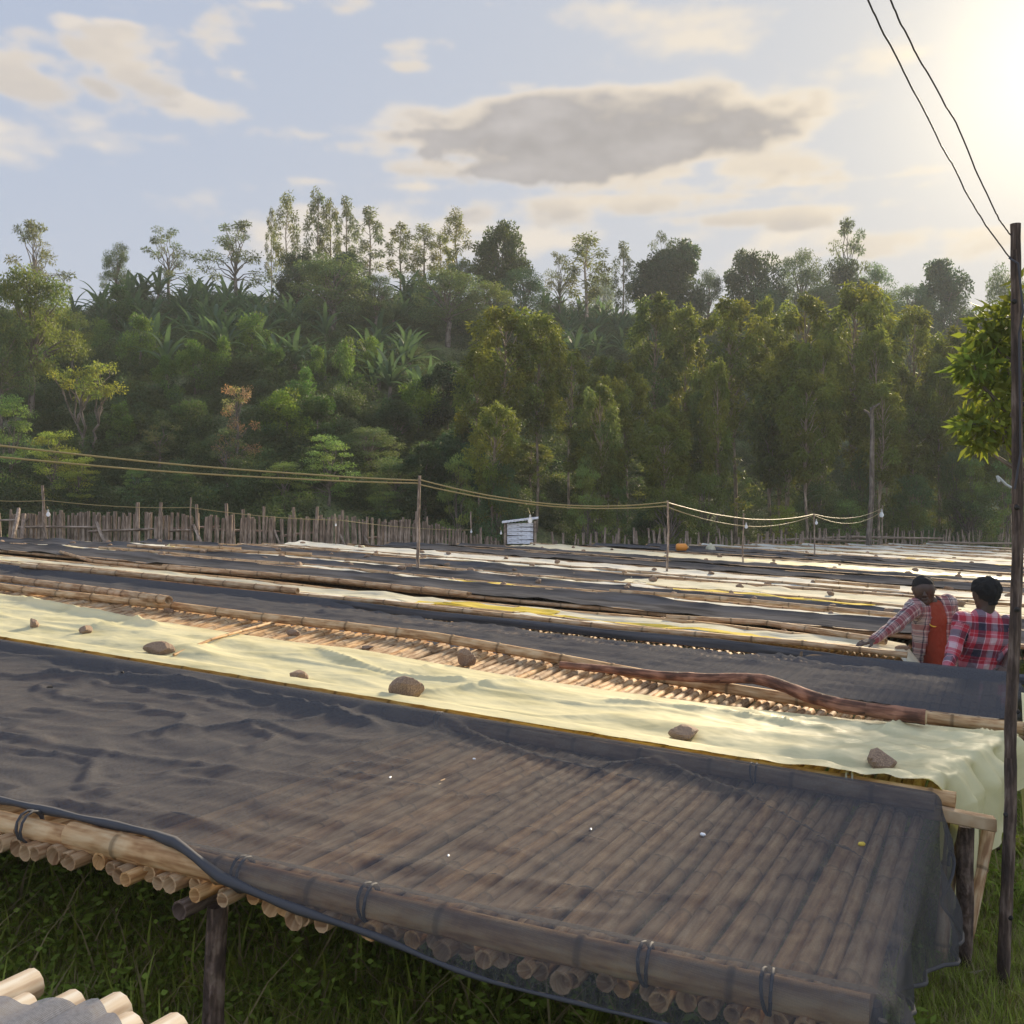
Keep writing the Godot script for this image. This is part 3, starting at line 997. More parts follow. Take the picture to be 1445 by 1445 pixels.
	for e in list:
		var so := stone(e[0], e[1], e[2], e[3], e[4], -0.03, "stones weighing down the yellow sheet", e[5], e[0] * 0.37)
		so.position = on_sheet.call(e[0], e[1]) - Vector3(0, 0.008, 0)
	# thin stick across the sheet
	var sk := tag(obj("stick", pole_along(PackedVector3Array([on_sheet.call(245, 927) + Vector3(0, 0.012, 0), on_sheet.call(300, 908) + Vector3(0, 0.03, 0), on_sheet.call(385, 882) + Vector3(0, 0.02, 0)]), 0.009, 0.012, 0.25, 7, 41), M.bamboo0), "thin tan stick lying slanted across the yellow sheet", "stick")
	# heavy crooked log along the back of the sheet
	var lp := PackedVector3Array(); var lr := PackedFloat32Array()
	for e in [[790, 938, 0.02], [860, 945, 0.03], [930, 953, 0.03], [1000, 957, 0.03], [1050, 957, 0.05], [1078, 960, 0.07], [1110, 970, 0.06], [1140, 982, 0.04], [1190, 996, 0.03], [1250, 1005, 0.03], [1306, 1012, 0.03]]:
		lp.append(on_bed(e[0], e[1], e[2] - 0.0)); lr.append(lerpf(0.024, 0.042, (e[0] - 790.0) / 516.0))
	var cu := Curve3D.new()
	for p in lp: cu.add_point(p)
	var lb := MB.new()
	var lq := PackedVector3Array(); var lqr := PackedFloat32Array(); var lqc := PackedColorArray()
	for i in 46:
		var t := i / 45.0
		lq.append(cu.sample_baked(t * cu.get_baked_length(), true))
		lqr.append(lerpf(0.022, 0.044, t) * (1.0 + 0.08 * sin(i * 1.9) * sin(i * 0.7)))
		var g := 0.85 + 0.25 * sin(i * 2.3) * sin(i * 1.1)
		lqc.append(Color(g, g, g))
	lb.tube(lq, lqr, 12, lqc)
	var log_ := thing("log", "crooked reddish-brown log lying along the back of the yellow sheet", "log", lq[20])
	for i in lb.v.size(): lb.v[i] -= log_.position
	obj("bark", lb.mesh(), M.redwood, log_)
	var cb := MB.new()
	var e0 := lq[45]; var ed := (lq[45] - lq[44]).normalized()
	cb.tube(PackedVector3Array([e0 - ed * 0.01, e0 + ed * 0.006]), PackedFloat32Array([0.039, 0.036]), 12)
	for i in cb.v.size(): cb.v[i] -= log_.position
	obj("cut_end", cb.mesh(), M.cut, log_)
	# thick loose bamboo
	tag(obj("bamboo_pole", pole_along(PackedVector3Array([on_bed(-150, 806, 0.04), on_bed(0, 816, 0.05), on_bed(120, 831, 0.06), on_bed(238, 847, 0.05)]), 0.034, 0.036, 0.36, 11, 17), M.bamboo1), "thick loose open-ended bamboo over the back of the second bed", "bamboo pole")

	# ---- third bed: shade net
	var f3 := func(s: float) -> float: return 6.58 - 0.010 * minf(s, 0.0)
	var k3 := func(s: float) -> float: return 8.22 - 0.02 * minf(s, 0.0)
	var b3 := bed_root("third drying bed from the viewer, netted, in front of the two men in plaid shirts", -5.0, 7.3)
	put_slats(b3, f3, k3, -14.0, -0.12, 3, 0.03, 0.04)
	part("rail", pole_along(moved(rail_pts(k3, -14.5, 0.1, -RAIL, 0.03, 7.0), b3.position), 0.030, 0.036, 0.45, 9, 10), M.bamboo2, b3)
	part("rail", pole_along(moved(rail_pts(f3, -14.5, 0.15, -RAIL - 0.05, 0.02, 17.0), b3.position), 0.030, 0.034, 0.45, 9, 10), M.bamboo1, b3)
	for e in [[-0.1, 6.5, 0], [-0.1, 8.1, 1], [-3.0, 6.5, 2], [-3.0, 8.1, 3], [-6.0, 6.5, 4], [-6.0, 8.2, 5], [-9.0, 8.2, 6], [-9.0, 6.6, 7]]:
		put_leg(b3, e[0], e[1], -0.15, 1.0, e[2])
	var ob := part("beam", bamboo(1.3, 0.035, 0.032, 0.4, 9, 71), M.bamboo1, b3)
	lay(ob, sw(-0.8, 6.60, top_y(0, 6.6) - 0.13) - b3.position, sw(0.45, 6.54, top_y(0, 6.6) - 0.13) - b3.position)
	var cr3 := creases_of([
		[[[1060, 925], [1148, 938], [1258, 955], [1335, 982]], 0.03, 0.035], [[[820, 905], [1000, 930], [1130, 945]], 0.022, 0.04], [[[600, 872], [800, 905], [960, 935]], 0.02, 0.05],
		[[[1170, 925], [1290, 945]], 0.018, 0.03], [[[400, 862], [620, 885]], 0.025, 0.05]])
	var gap_at := func(s: float) -> float: return lerp_list(s, [-14.5, -6.2, -5.0, -2.0, -1.2, 0.0], [0.02, 0.02, 0.26, 0.24, 0.04, 0.0])
	var net3 := func(u: float, v: float) -> Array:
		var s := lerpf(-14.5, 0.30, u)
		var se := minf(s, 0.0)
		var w0: float = float(f3.call(se)) - 0.04
		var w1: float = float(k3.call(se)) - float(gap_at.call(se)) * (0.7 + 0.5 * absf(noise.get_noise_2d(s * 120.0, 3.0))) - 0.02
		var w := lerpf(w0, w1, v)
		var t := float(k3.call(se)) - w
		var inner := smoothstep(0.03, 0.16, t)
		var y := top_y(se, w) + 0.014 - inner * (RAIL * 2.0 - 0.008)
		y -= inner * 0.009 * (1.0 - absf(cos(PI * (se + 0.12) / PITCH))) * smoothstep(-5.0, -1.5, se)
		var fold := maxf(0.0, 1.0 - absf(ridged.get_noise_2d(se * 60.0 + w * 30.0, w * 200.0)) * 3.0)
		y += inner * (0.025 * fold * fold + crease_at(cr3, se, w))
		if s > se:
			var q := over_rail(s - se)
			se += q.x + 0.03 * sin(w * 12.0); y -= q.y
		return [sw(se, w, y), Vector2(s, w)]
	tag(obj("shade_net", sheet(460, 36, net3).mesh(), M.net), "dark shade net over the third bed, slats showing through at its right", "net")
	var roll3 := func(u: float, v: float) -> Array:
		var s := lerpf(-14.5, 0.12, u)
		var wk: float = k3.call(s)
		var a := lerpf(-2.2, 2.6, v)
		var r := RAIL + 0.008 + 0.012 * maxf(0.0, noise.get_noise_2d(s * 80.0, v * 40.0 + 5.0))
		return [sw(s, wk + sin(a) * r, top_y(s, wk) - RAIL + cos(a) * r + 0.03 * noise.get_noise_2d(s * 26.0, 7.0 * 91.0 + 40.0)), Vector2(s, v)]
	tag(obj("net_strip", sheet(300, 8, roll3).mesh(), M.netfar), "strip of black net wrapped along the third bed's back rail", "net")
	# yellow sheet end hanging off its corner beyond the pole
	var flap := func(u: float, v: float) -> Array:
		var w := lerpf(6.25, 7.5, v)
		var h := u * lerp_list(w, [6.25, 6.5, 7.0, 7.5], [0.75, 0.85, 0.7, 0.4])
		var q := over_rail(h)
		return [sw(0.05 + q.x + (0.05 * sin(w * 12.0) + 0.03 * sin(w * 29.0)) * smoothstep(0.0, 0.3, h) + 0.06 * h, w, top_y(0, w) - 0.02 - q.y), Vector2(h, w)]
	tag(obj("plastic_sheet", sheet(24, 40, flap).mesh(), M.film0), "yellow plastic flap hanging off the third bed's end behind the wooden pole", "plastic sheet")

func far_beds() -> void:
	# [front w, back w, right end s, label, strips of covers: [material, from, to (share of the width), left s, right s]]
	var K := "netfar"
	var list: Array = [
		[8.66, 9.36, -0.75, "narrow fourth bed under pale plastic, where the reaching man's hand rests", [["film2", 0.0, 0.52, -99, 9], ["film1", 0.45, 0.98, -99, 9], ["film3", 0.42, 0.64, -5.5, -1.6], ["film3", 0.62, 0.9, -5.2, -4.0]]],
		[10.0, 11.25, 0.45, "bed wholly under smooth black net behind the reaching man", [[K, -0.04, 1.02, -99, 9]]],
		[11.38, 12.5, 0.35, "sixth bed, pale plastic in front and black net behind", [["film2", 0.0, 0.42, -99, 9], ["film3", 0.02, 0.3, -6.5, -4.6], [K, 0.45, 1.02, -99, 9]]],
		[12.7, 14.3, 0.3, "seventh bed, whitish plastic with yellow patches and bare rails", [["film2", 0.0, 0.55, -99, 9], [K, 0.58, 1.0, -99, -4.6], ["film1", 0.5, 1.0, -5.0, 9], ["film3", 0.05, 0.3, -4.0, -1.5]]],
		[14.75, 16.5, 0.5, "eighth bed, white plastic split by a dark middle rail", [["film2", 0.0, 0.48, -99, 9], ["film2", 0.52, 1.0, -99, 9], [K, 0.44, 0.56, -99, -3.0]]],
		[16.8, 18.2, 1.3, "ninth bed, black net, the nearer of two dark beds in the middle of the field", [[K, -0.02, 1.02, -99, 9]]],
		[18.6, 19.8, 0.7, "tenth bed, black net, the farther of two dark beds in the middle of the field", [[K, -0.02, 1.02, -99, 9]]],
		[20.0, 21.9, 1.0, "eleventh bed, pale yellow plastic dotted with stones between dark beds", [["film1", 0.0, 1.0, -99, 9], ["film0", 0.5, 0.9, -5.0, 0.0]]],
		[22.3, 23.8, 1.2, "twelfth bed, black net beyond the stone-dotted yellow bed", [[K, -0.02, 1.02, -99, 9]]],
		[24.1, 25.6, 0.9, "thirteenth bed, black net with a pinkish far border", [[K, -0.02, 1.02, -99, 9]]],
		[26.1, 27.8, 1.0, "fourteenth bed, whitish plastic, first of the pale far group", [["film2", 0.0, 1.0, -99, 9], ["film3", 0.3, 0.6, -2.5, 1.0]]],
		[28.5, 30.3, 1.2, "fifteenth bed, whitish plastic, second of the pale far group", [["film2", 0.0, 1.0, -99, 9], ["film1", 0.3, 0.7, -6.0, 1.0]]],
		[31.0, 32.8, 0.8, "sixteenth bed, whitish plastic, third of the pale far group", [["film2", 0.0, 1.0, -99, 9]]],
		[33.6, 35.4, 1.0, "seventeenth bed, pale plastic, last but two before the trees", [["film2", 0.0, 1.0, -99, 9]]],
		[36.4, 38.2, 1.0, "eighteenth bed, pale plastic, last but one before the trees", [["film2", 0.0, 1.0, -99, 9]]],
		[39.4, 41.2, 1.0, "farthest bed, pale plastic, last before the trees", [["film2", 0.0, 1.0, -99, 9]]]]
	var no := 3
	for e in list:
		no += 1
		var where_: String = ["fourth", "fifth", "sixth", "seventh", "eighth", "ninth", "tenth", "eleventh", "twelfth", "thirteenth", "fourteenth", "fifteenth", "sixteenth", "seventeenth", "eighteenth", "nineteenth"][no - 4] + " bed from the viewer"
		var wa: float = e[0]; var wb: float = e[1]; var sr: float = e[2]
		var sl := far_left((wa + wb) * 0.5)
		var fa := func(s: float) -> float: return wa + 0.06 * noise.get_noise_2d(s * 12.0, wa * 40.0)
		var fb := func(s: float) -> float: return wb + 0.06 * noise.get_noise_2d(s * 12.0, wb * 40.0)
		var root := bed_root(e[3], (sl + sr) * 0.5, (wa + wb) * 0.5)
		part("rail", pole_along(moved(rail_pts(fa, sl, sr, -0.016, 0.035, wa), root.position), 0.02, 0.025, 0.45, 7, no), M.bamboo1, root)
		part("rail", pole_along(moved(rail_pts(fb, sl, sr - 0.2, -0.016, 0.035, wb), root.position), 0.02, 0.025, 0.45, 7, no + 50), M["bamboo%d" % [2, 0, 1][no % 3]], root)
		if no % 2 == 0 or no == 7:
			var fm := func(s: float) -> float: return lerpf(wa, wb, 0.4 if no != 4 else 0.3) + 0.2 * noise.get_noise_2d(s * 8.0, wb * 10.0)
			part("rail", pole_along(moved(rail_pts(fm, maxf(sl, -13.0), sr - 0.4, -0.02, 0.03, wa + 3.0), root.position), 0.02, 0.024, 0.45, 7, no + 90), M.bamboo1, root)
		# the slat mat under the covers, seen only at edges and gaps
		var mat_b := MB.new()
		var s := sr - 0.05
		while s > sl:
			var a := sw(s, wa - 0.05, top_y(s, wa) - RAIL * 2.0 - 0.03) - root.position
			var c := sw(s, wb + 0.05, top_y(s, wb) - RAIL * 2.0 - 0.03) - root.position
			mat_b.tube(PackedVector3Array([a, c]), PackedFloat32Array([0.027, 0.027]), 4)
			s -= PITCH * 1.1
		tag(part("slat_mat", mat_b.mesh(), M.bamboo2, root), "", "", "", "stuff")
		s = sr - 0.1
		while s > sl:
			put_leg(root, s, wa + 0.05, -0.14, 1.0, int(absf(s * 7.0)) + no)
			put_leg(root, s, wb - 0.05, -0.14, 1.0, int(absf(s * 5.0)) + no)
			s -= 3.2
		var ci := 0
		for q in e[4]:
			ci += 1
			var a0: float = maxf(q[3], sl + 0.1); var a1: float = minf(q[4], sr + 0.12)
			if a1 - a0 < 0.5: continue
			var dark: bool = q[0] == K
			var lift := 0.004 * ci
			var v0: float = q[1]; var v1: float = q[2]
			var at := func(u: float, v: float) -> Array:
				var ss := lerpf(a0, a1, u)
				var edge := 0.10 * noise.get_noise_2d(ss * 30.0, wa * 30.0 + ci * 50.0)
				var t := lerpf(v0 + edge * 0.5, v1 + edge, v)
				var w := lerpf(float(fa.call(ss)), float(fb.call(ss)), t)
				var near_rail := minf(t, 1.0 - t) * (wb - wa)
				var y := top_y(ss, w) - 0.016 + lift - 0.03 * smoothstep(0.0, 0.3, near_rail)
				if dark: y += 0.02 * smoothstep(0.14, 0.02, near_rail)
				y += 0.05 * maxf(0.0, noise.get_noise_2d(ss * 70.0 + 5.0, w * 130.0)) + 0.018 * maxf(0.0, 1.0 - 3.0 * absf(ridged.get_noise_2d(ss * 130.0 + w * 80.0, w * 200.0)))
				if ss > sr: y -= (ss - sr) * 2.0
				return [sw(ss, w, y), Vector2(ss, w)]
			var n := clampi(int((a1 - a0) / 0.16), 12, 130)
			if dark:
				tag(obj("shade_net", sheet(n, 10, at).mesh(), M.netfar), "black net%s over the %s" % [" strip" if v1 - v0 < 0.7 else "", where_], "net", "black nets on the farther beds")
			else:
				var hue: String = {"film0": "strong yellow", "film1": "cream yellow", "film2": "whitish", "film3": "bright yellow"}[q[0]]
				tag(obj("plastic_sheet", sheet(n, 10, at).mesh(), M[q[0]]), "%s plastic sheet on the %s, %s" % [hue, where_, "front half" if v0 < 0.2 and v1 < 0.7 else ("back half" if v0 > 0.4 and v1 > 0.95 else ("middle strip" if v1 - v0 < 0.5 else "full width"))], "plastic sheet", "plastic sheets on the farther beds")
		if not e[4][0][0] == K:
			var sp := sl + rng.randf_range(0.3, 0.8)
			while sp < sr and wa > 9.0:
				for row in 2:
					if wa > 26.0 and row == 1: continue
					var ww := lerpf(wa, wb, 0.14 if row == 0 else 0.85) + rng.randf_range(-0.08, 0.08)
					var ss := sp + rng.randf_range(-0.25, 0.25)
					var o := obj("stone", stones[rng.randi() % 6], M.stone)
					tag(o, "small stone in the %s row, %s third of the %s" % ["front" if row == 0 else "back", "left" if ss < lerpf(sl, sr, 0.33) else ("middle" if ss < lerpf(sl, sr, 0.67) else "right"), where_], "stone", "small stones on the farther beds")
					var z := rng.randf_range(0.07, 0.13)
					o.transform = Transform3D(Basis(Vector3.UP, rng.randf() * 6.0) * Basis.from_scale(Vector3(z * 1.3, z * 0.8, z)), sw(ss, ww, top_y(ss, ww) - 0.03))
				sp += rng.randf_range(0.7, 1.5) * (1.0 if wa < 24.0 else 1.5)
	# stones on the fourth bed
	var few: Array = [[390, 838, 14, 6, "dark oval stone, left of the row on the fourth bed"], [488, 847, 14, 5, "small dark stone near the loose twig ends on the fourth bed"], [560, 855, 13, 6, "dark blocky stone on the fourth bed in front of the lamp post"],
		[650, 861, 18, 7, "largest grey stone of the row on the fourth bed"], [665, 853, 17, 5, "flat stone under the rail behind the largest grey stone, fourth bed"], [742, 862, 9, 6, "round dark stone by the left yellow patch on the fourth bed"],
		[935, 874, 16, 6, "reddish stone against the back rail of the fourth bed"], [1028, 880, 13, 5, "brown stone, second right of the reddish one, fourth bed"], [1104, 893, 12, 7, "dark stone left of the reaching hand, nearer the rail"], [1188, 906, 18, 5, "flat dark stone just behind the reaching man's hand"],
		[1275, 918, 22, 9, "brown stone in front of the orange T-shirt"], [93, 800, 10, 4, "tiny dark stone at the left on the fourth bed's far part"], [298, 829, 13, 5, "dark stone on pale plastic above the bare slats"]]
	for e in few:
		stone(e[0], e[1], e[2], e[3], e[4], -0.04, "stones on the fourth bed", -1, e[0] * 0.7)
	tag(obj("stone", stones[2], M.stone), "buff stone on the rail right of the reaching man's shoulder", "stone").transform = Transform3D(Basis.from_scale(Vector3(0.2, 0.12, 0.15)), on_bed(1338, 834, -0.03))
	# loose poles and twigs on the farther beds
	var loose: Array = [[[[85, 779], [130, 792], [230, 802], [400, 812]], 0.022, "forked pale bamboo lying askew across the left of the black net"], [[[30, 798], [200, 812], [420, 834]], 0.03, "long reddish bamboo pole along the fourth bed at left"],
		[[[230, 799], [430, 815], [660, 839]], 0.028, "long brown bamboo pole along the fourth bed's back rail"], [[[600, 829], [664, 838]], 0.016, "short splintered pole end with upright twig near the lamp post"],
		[[[940, 871], [1080, 879], [1250, 905]], 0.026, "reddish bamboo pole along the rail left of the reaching man"], [[[180, 770], [300, 777], [440, 782]], 0.022, "thin pole lying along the far left beds by the fence"],
		[[[240, 769], [340, 774]], 0.018, "short pole on the far left beds in front of the yellow heap"], [[[860, 834], [1000, 843], [1100, 852], [1270, 869]], 0.024, "pinkish bamboo pole between the two dark strips in mid field"], [[[1150, 820], [1270, 829]], 0.022, "orange-tan pole on the dark net above the reaching man"]]
	for e in loose:
		var pts := PackedVector3Array()
		for q in e[0]: pts.append(on_bed(q[0], q[1], 0.03))
		tag(obj("bamboo_pole", pole_along(pts, e[1], e[1] * 1.15, 0.4, 8, int(e[0][0][0])), M.bamboo1), e[2], "bamboo pole", "loose bamboo poles on the beds")
	# heaps of folded plastic near the far edge
	var heaps: Array = [[240, 771, 15, 5, "film0", "crumpled yellow heap of plastic by the fence"], [85, 772, 26, 4, "film0", "flat yellow fold of plastic at the far left"], [505, 771, 20, 4, "film1", "cream fold of plastic behind the lamp post"], [735, 772, 26, 5, "film1", "pale yellow tarpaulin folded in front of the shed's right"],
		[1003, 774, 14, 7, "film1", "cream plastic corner folded at the start of the pale far beds"], [300, 772, 14, 3, "film2", "whitish fold of plastic by the fence"], [40, 768, 14, 3, "netfar", "small bunched black net by the fence"]]
	for e in heaps:
		var p := on_bed(e[0], e[1], 0.0)
		var d := -p.z
		var b := MB.new()
		for j in 9:
			for i in 13:
				var th := PI * 0.5 * j / 8.0; var ph := TAU * i / 12.0
				var q := Vector3(sin(th) * cos(ph), cos(th), sin(th) * sin(ph))
				q *= 1.0 + 0.5 * noise.get_noise_3d(q.x * 90.0 + e[0], q.y * 90.0, q.z * 90.0)
				b.vert(q * Vector3(e[2] / FOCAL * d * 0.5, e[3] / FOCAL * d * 1.3, e[2] / FOCAL * d * 0.4), Vector3.UP, Vector2(q.x, q.z))
		for j in 8:
			for i in 12:
				b.quad(j * 13 + i, j * 13 + i + 1, (j + 1) * 13 + i + 1, (j + 1) * 13 + i)
		b.smooth()
		var o := obj("folded_sheet", b.mesh(), M[e[4]])
		o.position = p - Vector3(0, 0.05, 0)
		tag(o, e[5], "plastic sheet")
	# orange can lying on a bed
	var jp := on_bed(962, 776, 0.02)
	var jr := thing("container", "orange plastic container lying on the far black net", "container", jp)
	var jb := MB.new()
	jb.tube(PackedVector3Array([Vector3(-0.13, 0.06, 0), Vector3(-0.11, 0.06, 0), Vector3(0.09, 0.06, 0), Vector3(0.13, 0.06, 0)]), PackedFloat32Array([0.06, 0.085, 0.085, 0.04]), 12)
	var can := obj("can", jb.mesh(), M.orange, jr)
	var jc := MB.new(); jc.tube(PackedVector3Array([Vector3(0.12, 0.06, 0), Vector3(0.16, 0.06, 0)]), PackedFloat32Array([0.028, 0.028]), 10)
	obj("cap", jc.mesh(), M.cut, can)

# ------------------------------------------------------------------ posts, wires and lamps
func wire(called: String, pts: PackedVector3Array, sag: float, r: float, m: Material, label: String, cat := "cable", group := "", kinks := 0.0) -> void:
	var out := PackedVector3Array(); var rad := PackedFloat32Array()
	for i in pts.size() - 1:
		for k in 16:
			var t := k / 16.0
			var p := pts[i].lerp(pts[i + 1], t) - Vector3(0, sag * 4.0 * t * (1.0 - t), 0)
			if kinks > 0.0: p += Vector3(noise.get_noise_2d(i * 40 + k * 9.0, r * 9000.0), noise.get_noise_2d(i * 40 + k * 9.0 + 500.0, r * 9000.0), 0) * kinks
			out.append(p); rad.append(r)
	out.append(pts[-1]); rad.append(r)
	var b := MB.new(); b.tube(out, rad, 6)
	tag(obj(called, b.mesh(), m), label, cat, group)

func lamp_bulb(at: Vector3, size: float, label: String, cord: float) -> void:
	var t := thing("light_bulb", label, "light bulb", at, "unlit bulbs hung over the beds")
	var b := MB.new()
	b.tube(PackedVector3Array([Vector3(0, -1.0, 0), Vector3(0, -0.95, 0), Vector3(0, -0.75, 0), Vector3(0, -0.5, 0), Vector3(0, -0.25, 0), Vector3(0, -0.02, 0)]) , PackedFloat32Array([0.05, 0.2, 0.36, 0.40, 0.28, 0.15]), 10)
	for i in b.v.size(): b.v[i] *= size * 0.7
	obj("bulb", b.mesh(), M.bulb, t)
	var c := MB.new()
	c.tube(PackedVector3Array([Vector3(0, -0.05, 0), Vector3(0, 0.3, 0), Vector3(0, 0.45, 0)]), PackedFloat32Array([0.18, 0.17, 0.09]), 8)
	for i in c.v.size(): c.v[i] *= size * 0.7
	var so := obj("socket", c.mesh(), M.socket, t)
	if cord > 0.0:
		var w := MB.new()
		w.tube(PackedVector3Array([Vector3(0, 0.4 * size, 0), Vector3(-0.05 * cord, 0.5 * cord, 0), Vector3(-0.25 * cord, cord, 0)]), PackedFloat32Array([0.006, 0.006, 0.006]), 5)
		obj("cord", w.mesh(), M.cable, so)

func thin_post(x: float, ytop: float, d: float, r: float, label: String, sd: int, lean := 0.0, group := "") -> Vector3:
	var a := px(x, 760, d)
	a.y = ground_y(a.x, a.z) - 0.1
	var t := px(x + lean, ytop, d)
	var h := (t - a).length()
	var o := obj("wooden_post", stick(h, r, r * 0.75, sd, 8, 0.012), M.picket)
	o.transform = Transform3D(Basis(Quaternion(Vector3.UP, (t - a).normalized())), a)
	tag(o, label, "post", group)
	return t

func posts_and_wires() -> void:
	# the tall pole at the right
	var base := px(1416, 1365, 4.05)
	base.y = ground_y(base.x, base.z) - 0.1
	var tip := px(1433, 316, 4.05)
	var b := MB.new()
	var pts := PackedVector3Array(); var rad := PackedFloat32Array(); var cols := PackedColorArray()
	var bend := Curve3D.new()
	bend.add_point(Vector3.ZERO)
	for e in [[1416.5, 1350], [1422, 1235], [1426, 1140], [1426, 1020], [1432, 900], [1436, 780], [1436, 690], [1435, 560], [1434, 440], [1433, 316]]:
		bend.add_point(px(e[0], e[1], 4.05) - base)
	for i in 46:
		var t := i / 45.0
		pts.append(bend.sample_baked(t * bend.get_baked_length(), true))
		rad.append(lerpf(0.025, 0.0195, t) * (1.0 + 0.05 * sin(i * 2.4)))
		var g := 0.9 + 0.22 * sin(i * 1.7) * sin(i * 0.6)
		cols.append(Color(g, g, g))
	b.tube(pts, rad, 14, cols)
	var pole := thing("utility_pole", "tall thin wooden pole carrying two wires at the right", "utility pole", base)
	var shaft := obj("shaft", b.mesh(), M.bark, pole)
	for k in 7:
		var kb := MB.new()
		var t := 0.12 + 0.13 * k
		var c := bend.sample_baked(t * bend.get_baked_length(), true)
		var a := k * 2.3 + 1.2
		var out := Vector3(cos(a), 0.1, absf(sin(a)))
		kb.tube(PackedVector3Array([c + out * 0.012, c + out * (lerpf(0.025, 0.0195, t) + 0.004), c + out * (lerpf(0.025, 0.0195, t) + 0.009)]), PackedFloat32Array([0.013, 0.010, 0.004]), 7)
		obj("knot", kb.mesh(), M.dark, shaft)
	wire("power_line", PackedVector3Array([px(1427, 332, 4.05), px(1405, 300, 3.95), px(1345, 165, 3.6), px(1290, 70, 3.25), px(1256, 0, 3.0), px(980, -520, 1.9)]), 0.004, 0.0029, M.darkcable, "upper thin wire running from the pole top up over the viewer", "power line", "", 0.006)
	wire("power_line", PackedVector3Array([px(1426, 364, 4.05), px(1380, 300, 3.95), px(1340, 225, 3.7), px(1275, 100, 3.25), px(1224, 0, 2.9), px(940, -540, 1.9)]), 0.004, 0.0029, M.darkcable, "lower thin wire, left of the other, running from the pole up over the viewer", "power line", "", 0.006)
	wire("cable", PackedVector3Array([px(1424, 364, 4.03), px(1437, 372, 4.0), px(1444, 440, 4.0), px(1438, 470, 4.02), px(1440, 640, 4.02), px(1432, 690, 4.02)]), 0.0, 0.004, M.darkcable, "loose wire running down the tall wooden pole", "cable")
	wire("hook", PackedVector3Array([px(1427, 688, 4.03), px(1420, 684, 4.03), px(1412, 676, 4.03), px(1407, 672, 4.03), px(1410, 680, 4.03)]), 0.0, 0.005, M.socket, "pale wire hook sticking out left of the tall pole", "hook")
	# posts in the field
	var p1 := thin_post(588, 671, 14.6, 0.027, "tall thin lamp post in mid field where two cables meet", 301, 1.5)
	var p2 := thin_post(939, 706, 16.8, 0.02, "thin post at mid field right of the shed, second on the cable line", 302, 1.0)
	var p3 := thin_post(1049, 724, 20.2, 0.018, "thin post with bulb, third on the cable line", 303)
	var p4 := thin_post(1148, 724, 24.6, 0.02, "thin post with bulb, fourth on the cable line", 304)
	var p5 := thin_post(1244, 713, 35.0, 0.03, "far post with white insulator beside the tall brown stump", 305)
	thin_post(1271, 726, 42.0, 0.03, "farthest short post right of the white insulator", 306)
	thin_post(66, 685, 19.0, 0.035, "leaning pale post at the left fence", 307, -8.0)
	thin_post(268, 702, 19.6, 0.02, "thin bent stick rising above the fence at left", 308, -3.0)
	thin_post(472, 725, 20.0, 0.015, "thin stick holding a bulb in front of the fence", 309)
	thin_post(664, 722, 24.0, 0.022, "short post with bulb at the fence's low end", 310)
	var left1 := px(-420, 575, 9.0); var left2 := px(-420, 600, 9.0)
	wire("cable", PackedVector3Array([left1, p1 - Vector3(0, 0.07, 0)]), 0.10, 0.011, M.cable, "upper yellowish cable from the left to the mid-field lamp post", "cable", "", 0.01)
	wire("cable", PackedVector3Array([left2, p1 - Vector3(0, 0.11, 0)]), 0.10, 0.011, M.cable, "lower yellowish cable from the left to the mid-field lamp post", "cable", "", 0.01)
	wire("cable", PackedVector3Array([p1 - Vector3(0, 0.05, 0), p2 - Vector3(0, 0.03, 0)]), 0.19, 0.010, M.cable, "upper sagging cable between the first two posts", "cable", "", 0.01)
	wire("cable", PackedVector3Array([p1 - Vector3(0, 0.12, 0), p2 - Vector3(0, 0.09, 0)]), 0.16, 0.010, M.cable, "lower sagging cable between the first two posts", "cable", "", 0.01)
	wire("cable", PackedVector3Array([p2 - Vector3(0, 0.03, 0), p4 - Vector3(0, 0.03, 0), p5 - Vector3(0, 0.1, 0)]), 0.2, 0.010, M.cable, "upper cable from the second post to the far insulator post", "cable", "", 0.01)
	wire("cable", PackedVector3Array([p2 - Vector3(0, 0.1, 0), p4 - Vector3(0, 0.05, 0), p5 - Vector3(0, 0.2, 0)]), 0.3, 0.010, M.cable, "lower cable from the second post to the far insulator post", "cable", "", 0.01)
	wire("cable", PackedVector3Array([px(-60, 700, 18.5), px(66, 706, 18.9), px(268, 716, 19.5), px(480, 734, 20.5), px(664, 748, 23.8)]), 0.05, 0.008, M.cable, "thin cable strung along above the stick fence", "cable")
	lamp_bulb(px(748, 730, 15.4), 0.13, "large white bulb hanging from the cable above the shed", 0.14)
	lamp_bulb(px(68, 722, 18.7), 0.13, "white bulb by the leaning post at the left fence", 0.1)
	lamp_bulb(px(1053, 740, 20.1), 0.12, "white bulb on the third cable post", 0.05)
	lamp_bulb(px(1152, 735, 24.5), 0.13, "white bulb on the fourth cable post", 0.05)
	lamp_bulb(px(474, 739, 19.9), 0.07, "small white bulb in front of the fence's middle", 0.04)
	lamp_bulb(px(665, 748, 23.8), 0.10, "small white bulb at the fence's low end", 0.1)
	lamp_bulb(px(707, 750, 24.0), 0.10, "small white bulb just left of the shed", 0.1)
	lamp_bulb(px(1244, 722, 34.9), 0.28, "white insulator-like bulb on the far post", 0.0)

